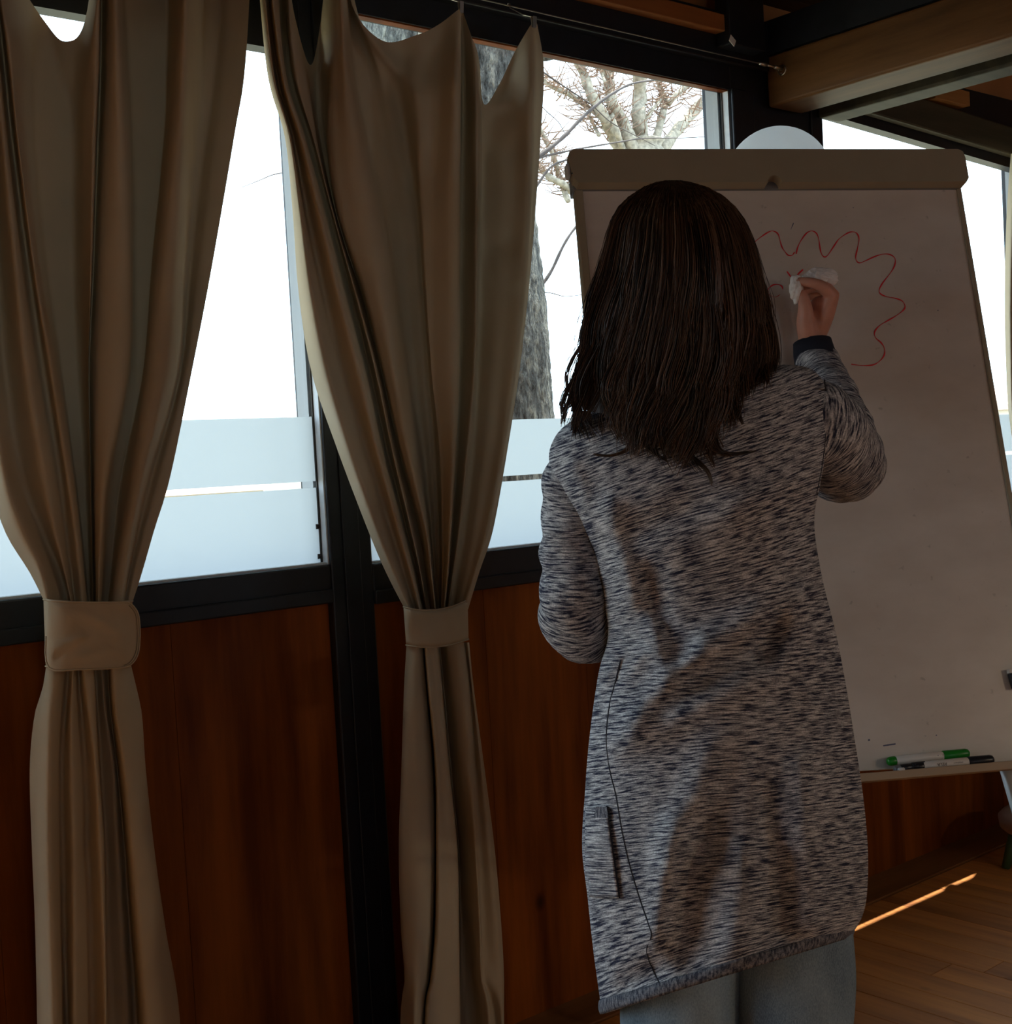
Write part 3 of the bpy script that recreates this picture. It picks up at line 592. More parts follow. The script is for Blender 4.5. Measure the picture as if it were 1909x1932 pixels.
# ------------------------------------------------------------------ globe lamp on the post
gc = P(1468, 341, 3.0); gr = 100*3.0/FPX
gl = thing('globe_lamp', gc, 'white opal glass globe wall lamp half hidden behind the flipchart top', 'lamp')
MB().ball(gc, gr, 48, 28).build('glass_globe', M['globe'], gl, True)
MB().tube([gc-lin([0, 0, gr*.97]), gc-lin([0, 0, gr+.04])], [.045, .05], 20).tube([gc-lin([0, 0, gr+.03]), lin([2.83, -.02, gc[2]-gr-.03])], .012, 10).build('bracket', M['black_frame'], gl, True)
MB().tube([(2.835, -.028, gc[2]-gr-.03), (2.835, -.0145, gc[2]-gr-.03)], .05, 24).build('wall_plate', M['black_frame'], gl, True)

# ------------------------------------------------------------------ added unseen shaded lamp for warm low fill light, behind the photographer
PL = lin([2.3, -4.1, 1.72])
pn = thing('fill_pendant', PL, 'added unseen pendant lamp for warm fill light behind the photographer', 'lamp')
sh_ = MB().tube([PL+lin([0, 0, .22]), PL+lin([0, 0, .20]), PL+lin([0, 0, .10]), PL-lin([0, 0, .015])], [.03, .06, .15, .21], 32, False).build('fill_shade', M['black_frame'], pn, True)
so = sh_.modifiers.new('solid', 'SOLIDIFY'); so.thickness = .004
MB().tube([PL+lin([0, 0, .2]), lin([PL[0], PL[1], zc(PL[1])])], .004, 8).build('cord', M['black_frame'], pn, True)
MB().tube([PL+lin([0, 0, .21]), PL+lin([0, 0, .10])], .02, 12).build('socket', M['white_plastic'], pn, True)
pl_ = bpy.data.lights.new('fill_bulb', 'POINT'); pl_.energy = 36; pl_.color = (1.0, .84, .60); pl_.shadow_soft_size = .08
po_ = bpy.data.objects.new('fill_bulb', pl_); COL.objects.link(po_); po_.location = tuple(PL+lin([0, 0, .02]))

# ------------------------------------------------------------------ low stool at the picture's edge
fp0 = PZ(1897, 1638, 0); st = thing('footstool', fp0, 'low stool with a brown seat and green legs at the edge, under the last window', 'stool')
sc_ = fp0+.155*lin([R_[0], R_[1], 0])/np.linalg.norm(R_[:2])
zs = PX(1896, 1545, fp0[0])[2]*1.0
M['stool_seat'] = plain('stool_seat', (.30, .19, .15), .7, var=.15); M['stool_green'] = plain('stool_green', (.045, .09, .035), .5)
MB().tube([sc_+lin([0, 0, .105]), sc_+lin([0, 0, .112]), sc_+lin([0, 0, .14]), sc_+lin([0, 0, .152]), sc_+lin([0, 0, .155])], [.150, .158, .162, .15, .11], 32).build('seat', M['stool_seat'], st, True)
for a in (0, 1, 2, 3):
    an = math.pi+math.atan2(R_[1], R_[0])+a*math.pi/2; e = lin([math.cos(an), math.sin(an), 0])
    MB().tube([sc_+e*.155, sc_+e*.12+lin([0, 0, .108])], [.012, .02], 12).build('leg', M['stool_green'], st, True)

# ------------------------------------------------------------------ outdoors
struct(mk('ground', [(-120, .3, -.4), (160, .3, -.4), (160, 240, -.6), (-120, 240, -.6)], [(0, 1, 2, 3)], plain('ground_grass', (.20, .19, .13), .95, var=.3, vs=.8)))
struct(boxo('trim_41', X0, X1, .02, .14, -.4, -.02, M['dark_beam']))
def bark_mat():
    m, nt, b = newmat('bark'); b.inputs['Roughness'].default_value = .95; b.inputs['Specular IOR Level'].default_value = .1
    v = coords(nt, (13, 13, 2.0)); f = noise(nt, v, 1.4, 6, .68); f2 = noise(nt, coords(nt, (60, 60, 25)), 1.0, 4, .7)
    mul = N(nt, 'ShaderNodeMath'); mul.operation = 'MULTIPLY'; nt.links.new(f, mul.inputs[0]); nt.links.new(f2, mul.inputs[1])
    r = ramp(nt, mul.outputs[0], [(.14, (.02, .021, .02)), (.24, (.10, .105, .10)), (.36, (.28, .28, .24))]); nt.links.new(r.outputs[0], b.inputs['Base Color'])
    bump(nt, b, mul.outputs[0], 1.0, .04); return m
M['bark'] = bark_mat()
M['pale_bark'] = plain('pale_bark', (.27, .23, .17), .9, var=.45, vs=30)
M['twig'] = plain('twig', (.10, .085, .08), .85, var=.2)
tr1 = thing('bare_tree', W(880, 900, 2.3)*lin([1, 1, 0])+lin([0, 0, -.4]), 'thick rough-barked tree trunk just outside behind the curtain', 'tree')
cen = [(890, 1330), (884, 1000), (878, 800), (868, 600), (855, 400), (846, 200), (842, 30), (840, -250)]
wid = [215, 195, 186, 178, 166, 160, 172, 150]
cp_ = [W(x, y, 2.3) for x, y in cen]; cr_ = cr([lin([*p, w*np.linalg.norm(p-CAM)/FPX*.93]) for p, w in zip(cp_, wid)], 16)
v, f = [], []; nb = 110; ph = rng.uniform(0, 6.28, (6, 3))
for i, q in enumerate(cr_):
    for k in range(nb):
        a = 2*math.pi*k/nb
        d = .5*math.sin(13*a+ph[0, 0]+.5*math.sin(i*.21))+.5*math.sin(21*a+ph[1, 0]+.8*math.sin(i*.13+1))+.4*math.sin(34*a+ph[2, 0]+.9*math.sin(.31*i))
        d = abs(d)-.5; rr = q[3]*(1+.035*d+.04*math.sin(3*a+1))+rng.normal(0, .003)
        v.append(q[:3]+rr*lin([math.cos(a), math.sin(a), 0]))
f = [(i*nb+k, i*nb+(k+1) % nb, (i+1)*nb+(k+1) % nb, (i+1)*nb+k) for i in range(len(cr_)-1) for k in range(nb)]
mk('trunk', v, f, M['bark'], tr1, True)
def limb(name, pts, w, y, mat, parent, w2=None, jit=.0, n=9):
    w2 = w2 or w; q = cr([lin([*W(a, b, y+rng.normal(0, jit))]) for a, b in pts], 5); m = len(q)
    rad = [(w+(w2-w)*i/(m-1))*np.linalg.norm(p-CAM)/FPX/2*(1+.10*math.sin(i*1.7+w)) for i, p in enumerate(q)]
    return MB().tube(q, rad, n).build(name, mat, parent, True)
limb('branch', [(930, 120), (985, 95), (1032, 92), (1040, 60), (1060, 20)], 60, 2.2, M['bark'], tr1, 20)
limb('branch', [(800, 120), (797, 60), (812, -20)], 18, 1.85, M['pale_bark'], tr1, 12)
limb('branch', [(940, 330), (1013, 296), (1061, 260), (1100, 220), (1133, 192), (1161, 173), (1189, 159), (1219, 153), (1246, 151), (1274, 152)], 9, 2.1, M['twig'], tr1, 1.6)
limb('branch', [(940, 325), (1013, 299), (1066, 286), (1102, 279), (1174, 267), (1217, 261), (1293, 260), (1348, 257)], 5, 2.1, M['twig'], tr1, 1.2)
limb('branch', [(960, 420), (1014, 348), (1038, 316), (1065, 303), (1110, 295)], 6, 2.1, M['twig'], tr1, 3)
limb('branch', [(980, 100), (1029, 139), (1085, 177), (1117, 199), (1153, 231), (1199, 256), (1236, 275)], 3.5, 2.1, M['twig'], tr1, 1)
limb('branch', [(980, 150), (1024, 203), (1053, 230), (1068, 254), (1095, 274)], 2, 2.1, M['twig'], tr1, .8)
limb('branch', [(1005, 560), (1038, 515), (1062, 465), (1085, 430), (1120, 395)], 7, 2.1, M['twig'], tr1, 4)
limb('branch', [(1010, 550), (1040, 553), (1065, 559), (1100, 556)], 2.2, 2.1, M['twig'], tr1, 1.2)
limb('branch', [(700, 290), (600, 315), (540, 325), (514, 330), (490, 340), (457, 353)], 3.2, 2.0, M['twig'], tr1, 1)
tr2 = thing('pollarded_tree', W(1215, 900, 5.2)*lin([1, 1, 0])+lin([0, 0, -.42]), 'bare pollarded tree with many upright knobbly limbs farther out behind the flipchart', 'tree')
limb('trunk', [(1232, 1000), (1225, 700), (1214, 420), (1210, 300), (1208, 265)], 95, 5.2, M['pale_bark'], tr2, 80, n=20)
limbs = [([(1085, 105), (1100, 137), (1116, 180), (1138, 218), (1153, 250), (1175, 290)], 15, 24), ([(1144, 122), (1150, 165), (1155, 196), (1172, 226), (1187, 260), (1198, 295)], 19, 26), ([(1150, 165), (1150, 203), (1161, 241), (1175, 285)], 8, 13),
 ([(1206, 130), (1207, 184), (1204, 222), (1210, 256), (1212, 295)], 24, 28), ([(1240, 145), (1248, 173), (1255, 190), (1248, 222), (1232, 285)], 8, 17), ([(1305, 152), (1278, 177), (1261, 196)], 11, 10), ([(1352, 165), (1312, 207), (1274, 250), (1245, 290)], 18, 23),
 ([(1246, 188), (1225, 215), (1210, 245)], 6, 8), ([(1027, 150), (1038, 162), (1072, 177), (1100, 196), (1132, 220), (1165, 262)], 8, 11), ([(1018, 242), (1031, 269), (1044, 294), (1057, 341), (1072, 380)], 8, 11), ([(985, 290), (1014, 312), (1035, 333), (1063, 348), (1084, 367), (1150, 420)], 9, 15),
 ([(1110, 215), (1122, 240), (1130, 255)], 5, 8), ([(1118, 108), (1132, 132), (1141, 155)], 4, 6)]
tw = MB()
for pts, w1, w2 in limbs:
    limb('branch', pts, w1, 5.2, M['pale_bark'], tr2, w2, .05)
    q = cr([W(a, b, 5.2) for a, b in pts], 4)
    for p in q[:-3]:
        for k in range(4):
            e = rng.normal(0, 1, 3); e[2] = abs(e[2])*.6-.1; e /= np.linalg.norm(e); L = rng.uniform(.08, .26); p0 = p+rng.normal(0, .03, 3)
            tw.tube([p0, p0+e*L*.5+rng.normal(0, .015, 3), p0+e*L+lin([0, 0, .04])], [.007, .0045, .0025], 3, False)
t_ = tw.build('twigs', plain('pale_twig', (.25, .16, .11), .9), tr2); t_['kind'] = 'stuff'
M['render_wall'] = plain('render_wall', (.72, .66, .56), .9); M['roof_tile'] = plain('roof_tile', (.72, .50, .40), .9, var=.15, vs=4); M['win_dark'] = plain('win_dark', (.1, .11, .13), .3)
def house(cx, cy, w, d, z0, hw, hr, label):
    h = thing('house', (cx, cy, z0), label, 'house')
    boxo('wall', cx-w/2, cx+w/2, cy-d/2, cy+d/2, z0, z0+hw, M['render_wall'], h)
    v = [(cx-w/2-.4, cy-d/2-.5, z0+hw), (cx+w/2+.4, cy-d/2-.5, z0+hw), (cx+w/2+.4, cy+d/2+.5, z0+hw), (cx-w/2-.4, cy+d/2+.5, z0+hw), (cx-w/2-.4, cy, z0+hw+hr), (cx+w/2+.4, cy, z0+hw+hr)]
    mk('roof', v, [(0, 1, 5, 4), (2, 3, 4, 5), (0, 4, 3), (1, 2, 5), (0, 3, 2, 1)], M['roof_tile'], h)
    for k in range(4):
        xx = cx-w/2+w*(k+.5)/4; wn = boxo('window', xx-.45, xx+.45, cy-d/2-.03, cy-d/2+.02, z0+hw-1.6, z0+hw-.5, M['win_dark'], h); MB().box(xx-.03, xx+.03, cy-d/2-.05, cy-d/2-.03, z0+hw-1.6, z0+hw-.5).build('glazing_bar', M['render_wall'], wn)
hp = W(1900, 790, 42); house(hp[0]+3, 44, 9, 7, -.5, hp[2]+.55+.5, 1.5, 'distant pale house with a red tiled roof seen past the flipchart edge')
hp = W(345, 922, 60); house(hp[0]-3, 63, 14, 8, -.5, hp[2]+.2, 2.2, 'distant pale house with an orange roof seen through the clear stripe between frosted bands')

# ------------------------------------------------------------------ the woman
ZP = 1.88
fwd = lin([F_[0], F_[1], 0]); fwd /= np.linalg.norm(fwd); rgt = lin([R_[0], R_[1], 0]); rgt -= fwd*(rgt@fwd); rgt /= np.linalg.norm(rgt); upz = lin([0, 0, 1.0])
pel = P(1370, 1500, ZP+.03); ground_c = lin([pel[0], pel[1], 0])
pr = thing('person', ground_c, 'woman seen from behind in a long grey-blue knit cardigan wiping the flipchart with a tissue', 'person')
def knit_mat(name, light, dark, su, sv, skew=0.0):
    m, nt, b = newmat(name); b.inputs['Roughness'].default_value = .95; b.inputs['Specular IOR Level'].default_value = .12
    tc = N(nt, 'ShaderNodeTexCoord'); mp = N(nt, 'ShaderNodeMapping'); mp.inputs['Scale'].default_value = (su, sv, 1); mp.inputs['Rotation'].default_value = (0, 0, skew)
    sh = N(nt, 'ShaderNodeMapping'); sh.inputs['Rotation'].default_value = (0, 0, skew); mp.inputs['Rotation'].default_value = (0, 0, 0)
    nt.links.new(tc.outputs['UV'], sh.inputs[0]); nt.links.new(sh.outputs[0], mp.inputs[0])
    f = noise(nt, mp.outputs[0], 1.0, 4, .62)
    big = noise(nt, tc.outputs['UV'], 9.0, 2); ad = N(nt, 'ShaderNodeMath'); ad.operation = 'MULTIPLY_ADD'; nt.links.new(big, ad.inputs[0]); ad.inputs[1].default_value = .10; nt.links.new(f, ad.inputs[2])
    r = ramp(nt, ad.outputs[0], [(.46, dark), (.55, [l*.42+d*.58 for l, d in zip(light, dark)]), (.66, light)])
    mp2 = N(nt, 'ShaderNodeMapping'); mp2.inputs['Scale'].default_value = (420, 520, 1); nt.links.new(tc.outputs['UV'], mp2.inputs[0])
    fi = noise(nt, mp2.outputs[0], 1.0, 2)
    hs = N(nt, 'ShaderNodeHueSaturation'); mr = N(nt, 'ShaderNodeMapRange'); mr.inputs[1].default_value = .3; mr.inputs[2].default_value = .7; mr.inputs[3].default_value = .65; mr.inputs[4].default_value = 1.3
    nt.links.new(fi, mr.inputs[0]); nt.links.new(mr.outputs[0], hs.inputs['Value']); nt.links.new(r.outputs[0], hs.inputs['Color']); nt.links.new(hs.outputs[0], b.inputs['Base Color'])
    bump(nt, b, fi, .35, .0015); return m
KL, KD = (.60, .60, .61), (.025, .029, .055)
M['knit'] = knit_mat('knit', KL, KD, 38, 430, -.10); M['knit_sleeve'] = knit_mat('knit_sleeve', KL, KD, 40, 430, 0)
M['knit_flat'] = knit_mat('knit_flat', KL, KD, 38, 430, 0)
M['knit_rib'] = knit_mat('knit_rib', (.24, .24, .26), (.05, .055, .075), 330, 60, 0)
M['seam'] = plain('seam', (.03, .03, .04), .95); M['cuff'] = plain('cuff', (.010, .012, .025), .95)
def denim():
    m, nt, b = newmat('denim'); b.inputs['Roughness'].default_value = .9; b.inputs['Specular IOR Level'].default_value = .15
    f = noise(nt, coords(nt, (5, 5, 2)), 1.6, 3); f2 = noise(nt, coords(nt, (700, 700, 300)), 1, 1)
    mx = N(nt, 'ShaderNodeMath'); mx.operation = 'MULTIPLY_ADD'; mx.inputs[1].default_value = .45; nt.links.new(f2, mx.inputs[0]); nt.links.new(f, mx.inputs[2])
    r = ramp(nt, mx.outputs[0], [(.50, (.10, .145, .19)), (.95, (.30, .40, .47))]); nt.links.new(r.outputs[0], b.inputs['Base Color']); bump(nt, b, f2, .3, .0006); return m
M['denim'] = denim()
def hair_mat():
    m, nt, b = newmat('hair'); b.inputs['Roughness'].default_value = .38; b.inputs['Specular IOR Level'].default_value = .35
    f = noise(nt, coords(nt, (45, 45, 3)), 1, 4); r = ramp(nt, f, [(.35, (.014, .008, .005)), (.65, (.075, .038, .020))]); nt.links.new(r.outputs[0], b.inputs['Base Color']); return m
M['hair'] = hair_mat()
# cardigan body: rings (left x,y  right x,y  centre depth  half thickness)
RG = [(1215, 738, 1362, 705, .00, .050), (1140, 768, 1445, 690, .00, .078), (1080, 793, 1508, 690, .0, .092), (1046, 826, 1543, 706, .0, .100), (1036, 872, 1560, 745, .0, .108), (1062, 935, 1563, 820, .0, .116), (1100, 1000, 1549, 905, .0, .120),
      (1124, 1062, 1536, 985, .005, .118), (1140, 1140, 1551, 1090, .012, .114), (1146, 1205, 1577, 1195, .018, .115), (1129, 1270, 1597, 1300, .022, .120), (1112, 1390, 1613, 1400, .026, .128), (1103, 1500, 1628, 1500, .028, .134), (1098, 1600, 1637, 1600, .028, .135), (1108, 1690, 1636, 1680, .028, .132), (1120, 1800, 1627, 1728, .026, .128), (1136, 1914, 1604, 1768, .024, .124)]
RGc = np.array(RG, float)
NS = 96
FOLDS = [(1150, 960, 1190, 1130, .010, 22), (1235, 1185, 1255, 1290, .011, 20), (1165, 1270, 1215, 1235, .008, 18), (1190, 1360, 1330, 1225, .014, 22), (1330, 1225, 1500, 1120, .008, 30), (1170, 1400, 1390, 1290, .010, 30), (1240, 1330, 1470, 1200, -.010, 26), (1480, 1230, 1545, 1010, .007, 22),
         (1440, 1240, 1520, 1060, -.008, 24), (1260, 1640, 1360, 1400, .010, 34), (1300, 1800, 1320, 1560, -.014, 30), (1385, 1790, 1400, 1610, .014, 26), (1370, 1420, 1340, 1600, -.008, 26), (1470, 1760, 1450, 1500, -.010, 30), (1530, 1740, 1515, 1440, .010, 26), (1235, 1760, 1270, 1560, .012, 20), (1180, 1860, 1240, 1830, -.010, 20),
         (1080, 880, 1120, 1000, .006, 16), (1540, 730, 1552, 880, -.006, 12), (1180, 1010, 1300, 960, -.006, 30), (1500, 900, 1390, 960, .006, 30), (1230, 1080, 1250, 1180, -.008, 18), (1150, 1300, 1180, 1250, -.012, 12)]
def fold(x, y):
    d = 0.0
    for (x1, y1, x2, y2, a, w) in FOLDS:
        ax, ay = x2-x1, y2-y1; tq = max(0, min(1, ((x-x1)*ax+(y-y1)*ay)/(ax*ax+ay*ay))); dist = math.hypot(x-x1-tq*ax, y-y1-tq*ay)
        d += 1.7*a*math.exp(-(dist/w)**2)
    return d
rows = cr([lin(r) for r in RG], 6)
def ringpts(row, infl=0.0, exy=.82):
    xl, yl, xr, yr, dd, th = row; out = []
    for k in range(NS):
        a = 2*math.pi*k/NS; c, s = math.cos(a), math.sin(a); c2 = math.copysign(abs(c)**exy, c); s2 = math.copysign(abs(s)**.9, s); u = (c2+1)/2
        x = xl+(xr-xl)*u+c2*infl/ZP*FPX; y = yl+(yr-yl)*u
        dep = ZP+dd-th*s2-infl*s2
        if s > 0: dep -= fold(x, y)*min(1, s*1.6)
        out.append(P(x, y, dep))
    return out
v, uv, f = [], [], []
acc = 0.0; prevm = None
for i, row in enumerate(rows):
    pts = ringpts(row); mid = (row[1]+row[3])/2
    if prevm is not None: acc += abs(mid-prevm)*ZP/FPX
    prevm = mid; half = (row[2]-row[0])/2*ZP/FPX
    for k, p in enumerate(pts): v.append(p); uv.append((math.cos(2*math.pi*k/NS)*half*1.15+(0 if k <= NS//2 else 3.0), -acc))
nr = len(rows)
f = [(i*NS+k, i*NS+(k+1) % NS, (i+1)*NS+(k+1) % NS, (i+1)*NS+k) for i in range(nr-1) for k in range(NS)]
v.append(sum(v[:NS])/NS+lin([0, 0, .004])); uv.append((0, 0)); f += [(nr*NS, (k+1) % NS, k) for k in range(NS)]
cg = mk('cardigan', v, f, M['knit'], pr, True, uv)
bvh = BVHTree.FromPolygons([Vector(q) for q in v], [tuple(q) for q in f])
def onc(px, py, off=0.0, fb=ZP-.05):
    r = ray(px, py); h = bvh.ray_cast(Vector(CAM), Vector(r/np.linalg.norm(r)))
    if h[0] is None: return P(px, py, fb-off)
    d = (lin(h[0])-CAM)@F_; return P(px, py, d-off)
def oncz(px, py): return (onc(px, py)-CAM)@F_
# ribbed hem
v, uv, f = [], [], []; acc = 0
q0 = lin(RG[-1]); q1 = q0.copy(); q1[1] -= 27; q1[3] -= 22; q1[0] -= 2; q1[2] += 3
for i, t in enumerate(np.linspace(0, 1, 6)):
    row = q1+(q0-q1)*t
    for k, p in enumerate(ringpts(row, .003+.002*math.sin(math.pi*t))): v.append(p); uv.append((k/NS*1.0, -t*.03))
f = [(i*NS+k, i*NS+(k+1) % NS, (i+1)*NS+(k+1) % NS, (i+1)*NS+k) for i in range(5) for k in range(NS)]
hm = mk('hem', v, f, M['knit_rib'], cg, True, uv); so = hm.modifiers.new('solid', 'SOLIDIFY'); so.thickness = .004; so.offset = -1
# seams and pocket
MB().tube([onc(x, y, -.0004) for x, y in [tuple(q) for q in cr([(1172, 1240), (1160, 1290), (1150, 1330), (1144, 1390), (1150, 1450), (1162, 1500), (1172, 1560), (1186, 1625), (1205, 1690), (1224, 1745), (1229, 1765), (1221, 1785), (1222, 1805), (1234, 1835), (1246, 1858)], 5)]], .0013, 5).build('seam', M['seam'], cg, True)
MB().tube([onc(x, y, -.0004) for x, y in [tuple(q) for q in cr([(1555, 716), (1560, 760), (1557, 820), (1550, 880), (1540, 930)], 5)]], .0011, 5).build('seam', M['seam'], cg, True)
pk = [(1101, 1521), (1144, 1521), (1168, 1694), (1113, 1692)]
v, uv, f = [], [], []; nu, nv = 14, 26
for j in range(nv):
    t = j/(nv-1)
    for i in range(nu):
        u = i/(nu-1); x = (pk[0][0]*(1-u)+pk[1][0]*u)*(1-t)+(pk[3][0]*(1-u)+pk[2][0]*u)*t; y = (pk[0][1]*(1-u)+pk[1][1]*u)*(1-t)+(pk[3][1]*(1-u)+pk[2][1]*u)*t
        x += (1-u)*(-6)*math.sin(math.pi*t)
        v.append(onc(max(x, 1106 if t < .8 else 1113), y, .004+.010*math.sin(math.pi*min(1, t*1.05))*(1-u*.8), 1.86) if True else None); uv.append((u*.035, -t*.13))
f = [(j*nu+i, j*nu+i+1, (j+1)*nu+i+1, (j+1)*nu+i) for j in range(nv-1) for i in range(nu-1)]
pkt = mk('pocket', v, f, M['knit_flat'], cg, True, uv); so = pkt.modifiers.new('solid', 'SOLIDIFY'); so.thickness = .004; so.offset = 0
MB().tube([v[j*nu+nu-1] for j in range(nv)], .0016, 5).build('pocket_edge', M['seam'], cg, True)
v2 = []; uv2 = []
for j in range(4):
    for i in range(nu): v2.append(v[j*nu+i]-F_*.0045); uv2.append((i/(nu-1)*.05, -j*.008))
pb = mk('pocket_band', v2, [(j*nu+i, j*nu+i+1, (j+1)*nu+i+1, (j+1)*nu+i) for j in range(3) for i in range(nu-1)], M['knit_rib'], cg, True, uv2)

# sleeves
def sleeve(name, pts, rad, flat=None, n=40, wr=.0025):
    q = cr([lin([*p, r]) for p, r in zip(pts, rad)], 10); v, uv, f = [], [], []; prev = None; acc = 0; m = len(q)
    for i, w in enumerate(q):
        p = w[:3]; tg = q[min(i+1, m-1)][:3]-q[max(i-1, 0)][:3]; tg /= np.linalg.norm(tg)
        a = (np.cross(tg, F_) if prev is None else prev-tg*(prev@tg)); a /= np.linalg.norm(a); prev = a; b = np.cross(tg, a)
        if i: acc += np.linalg.norm(p-q[i-1][:3])
        for k in range(n+1):
            an = 2*math.pi*k/n
            rr = w[3]*(1+.035*math.sin(acc*70+2.2*math.sin(an+1)+.6)*(.4+.6*math.sin(math.pi*i/m)))+wr*math.sin(acc*130+3*an)
            v.append(p+rr*(math.cos(an)*a+math.sin(an)*b)); uv.append((an*w[3]*1.0, acc))
    n1 = n+1
    f = [(i*n1+k, i*n1+k+1, (i+1)*n1+k+1, (i+1)*n1+k) for i in range(m-1) for k in range(n)]
    o = mk(name, v, f, M['knit_sleeve'], cg, True, uv)
    return o
BDEP = (BQ(1530, 580)-CAM)@F_
wrist = P(1533, 668, BDEP-.075)
rs_pts = [P(1468, 800, 1.90), P(1528, 800, 1.905), P(1572, 842, 1.97), P(1592, 874, 2.07), P(1598, 866, 2.15), P(1588, 812, 2.23), P(1566, 745, 2.31), P(1540, 685, BDEP-.082)]
sleeve('sleeve', rs_pts, [.045, .062, .063, .059, .055, .050, .043, .038])
ls_pts = [P(1112, 872, 1.89), P(1087, 912, 1.885), P(1080, 980, 1.89), P(1082, 1060, 1.895), P(1083, 1125, 1.90), P(1090, 1175, 1.93), P(1120, 1190, 2.0), P(1165, 1180, 2.06), P(1205, 1165, 2.10)]
sleeve('sleeve', ls_pts, [.040, .0455, .0435, .046, .0485, .050, .047, .042, .037])
# cuff at the raised wrist
cq = [P(1548, 703, BDEP-.086), P(1541, 686, BDEP-.083), P(1535, 664, BDEP-.078), P(1532, 645, BDEP-.074)]
cf = MB().tube(cq, [.0385, .0385, .036, .0335], 32, False).build('cuff', M['cuff'], cg, True); so = cf.modifiers.new('solid', 'SOLIDIFY'); so.thickness = .004; so.offset = -1

# body: one continuous skin grown from overlapping limbs
def remesh(mb, vox, smooth_it, name):
    me = bpy.data.meshes.new('tmp'); me.from_pydata([tuple(p) for p in mb.v], [], mb.f); me.update()
    bm = bmesh.new(); bm.from_mesh(me); bmesh.ops.recalc_face_normals(bm, faces=bm.faces); bm.to_mesh(me); bm.free()
    o = bpy.data.objects.new('tmp', me); COL.objects.link(o); r = o.modifiers.new('r', 'REMESH'); r.mode = 'VOXEL'; r.voxel_size = vox
    s = o.modifiers.new('s', 'SMOOTH'); s.iterations = smooth_it; s.factor = .5
    dg = bpy.context.evaluated_depsgraph_get(); m2 = bpy.data.meshes.new_from_object(o.evaluated_get(dg)); bpy.data.objects.remove(o)
    return [lin(q.co) for q in m2.vertices], [tuple(p.vertices) for p in m2.polygons]
def chain(mb, pts, rad, n=14):
    q = cr([lin([*p, r]) for p, r in zip(pts, rad)], 4); mb.tube([w[:3] for w in q], [w[3] for w in q], n)
    mb.ball(q[0][:3], q[0][3], n, 8); mb.ball(q[-1][:3], q[-1][3], n, 8)
B_ = MB()
head = P(1287, 500, ZP+.012); neck0 = P(1292, 715, ZP+.02); chest = P(1305, 900, ZP+.02); waist = P(1350, 1210, ZP+.03)
hfw = fwd*.995+rgt*.10; hfw /= np.linalg.norm(hfw); hr = np.cross(hfw, upz); hr /= np.linalg.norm(hr)
def hp_(a, b, c): return head+hr*a+hfw*b+upz*c
B_.ball(hp_(0, -.012, .022), [.074, .082, .088], 24, 16); B_.ball(hp_(0, .03, -.045), [.055, .055, .065], 20, 12); B_.ball(hp_(0, .062, -.085), [.028, .022, .022], 14, 10)
chain(B_, [hp_(0, .078, .005), hp_(0, .093, -.022), hp_(0, .098, -.034)], [.008, .010, .012]); B_.ball(hp_(-.012, .086, -.036), .009, 8, 6); B_.ball(hp_(.012, .086, -.036), .009, 8, 6)
chain(B_, [hp_(-.02, .076, -.062), hp_(0, .085, -.061), hp_(.02, .076, -.062)], [.005, .007, .005]); chain(B_, [hp_(-.016, .076, -.071), hp_(0, .084, -.072), hp_(.016, .076, -.071)], [.005, .007, .005])
for s in (-1, 1):
    B_.ball(hp_(s*.03, .066, .006), [.017, .014, .010], 10, 8); chain(B_, [hp_(s*.012, .077, .024), hp_(s*.03, .076, .028), hp_(s*.046, .064, .022)], [.006, .007, .006])
    B_.ball(hp_(s*.074, -.004, -.012), [.010, .018, .030], 12, 8); B_.ball(hp_(s*.04, .055, -.03), [.022, .02, .02], 12, 8)
chain(B_, [hp_(0, -.01, -.06), neck0, P(1295, 770, ZP+.02)], [.052, .050, .058])
chain(B_, [P(1195, 825, ZP+.01), P(1300, 780, ZP+.01), P(1430, 775, ZP+.015)], [.042, .062, .042]); chain(B_, [P(1300, 850, ZP+.015), chest, waist, pel], [.085, .09, .082, .092])
chain(B_, [P(1230, 900, ZP+.02), P(1290, 1200, ZP+.03)], [.07, .07]); chain(B_, [P(1390, 860, ZP+.02), P(1430, 1200, ZP+.03)], [.07, .07])
hipL, hipR = pel-rgt*.075-upz*.02, pel+rgt*.075-upz*.02
jl, jr = P(1282, 1932, ZP+.035), P(1494, 1932, ZP+.035)
def leg_pts(hip, j):
    return [hip, j, lin([j[0], j[1], .44])+fwd*.01, lin([j[0], j[1], .10])-fwd*.005]
for hip, j in ((hipL, jl), (hipR, jr)): chain(B_, leg_pts(hip, j), [.080, .062, .048, .034]); chain(B_, [lin([j[0], j[1], .07]), lin([j[0], j[1], .045])+fwd*.14], [.034, .026])
chain(B_, rs_pts[:5], [.046, .044, .040, .038, .037]); chain(B_, [rs_pts[4], rs_pts[6], wrist], [.037, .030, .024])
chain(B_, ls_pts[:6], [.040, .037, .035, .035, .036, .036]); chain(B_, ls_pts[5:], [.036, .033, .030, .025])
bv, bf = remesh(B_, .0075, 6, 'body')
H = MB()   # raised right hand: palm toward the other side of the picture, little finger against the board, fingers bent round the tissue
D = BDEP
def hpt(x, y, k): return P(x, y, D-k)
W0 = hpt(1531, 655, .074)
H.ball(W0, [.023, .023, .028], 14, 10); chain(H, [P(1536, 690, D-.083), W0], [.025, .023])
kn = [hpt(1567, 558, .100), hpt(1571, 557, .078), hpt(1569, 563, .056), hpt(1563, 575, .036)]
for i, k_ in enumerate(kn): chain(H, [W0+(k_-W0)*.12, W0+(k_-W0)*.6+rgt*.002, k_], [.017, .0150, .0118])
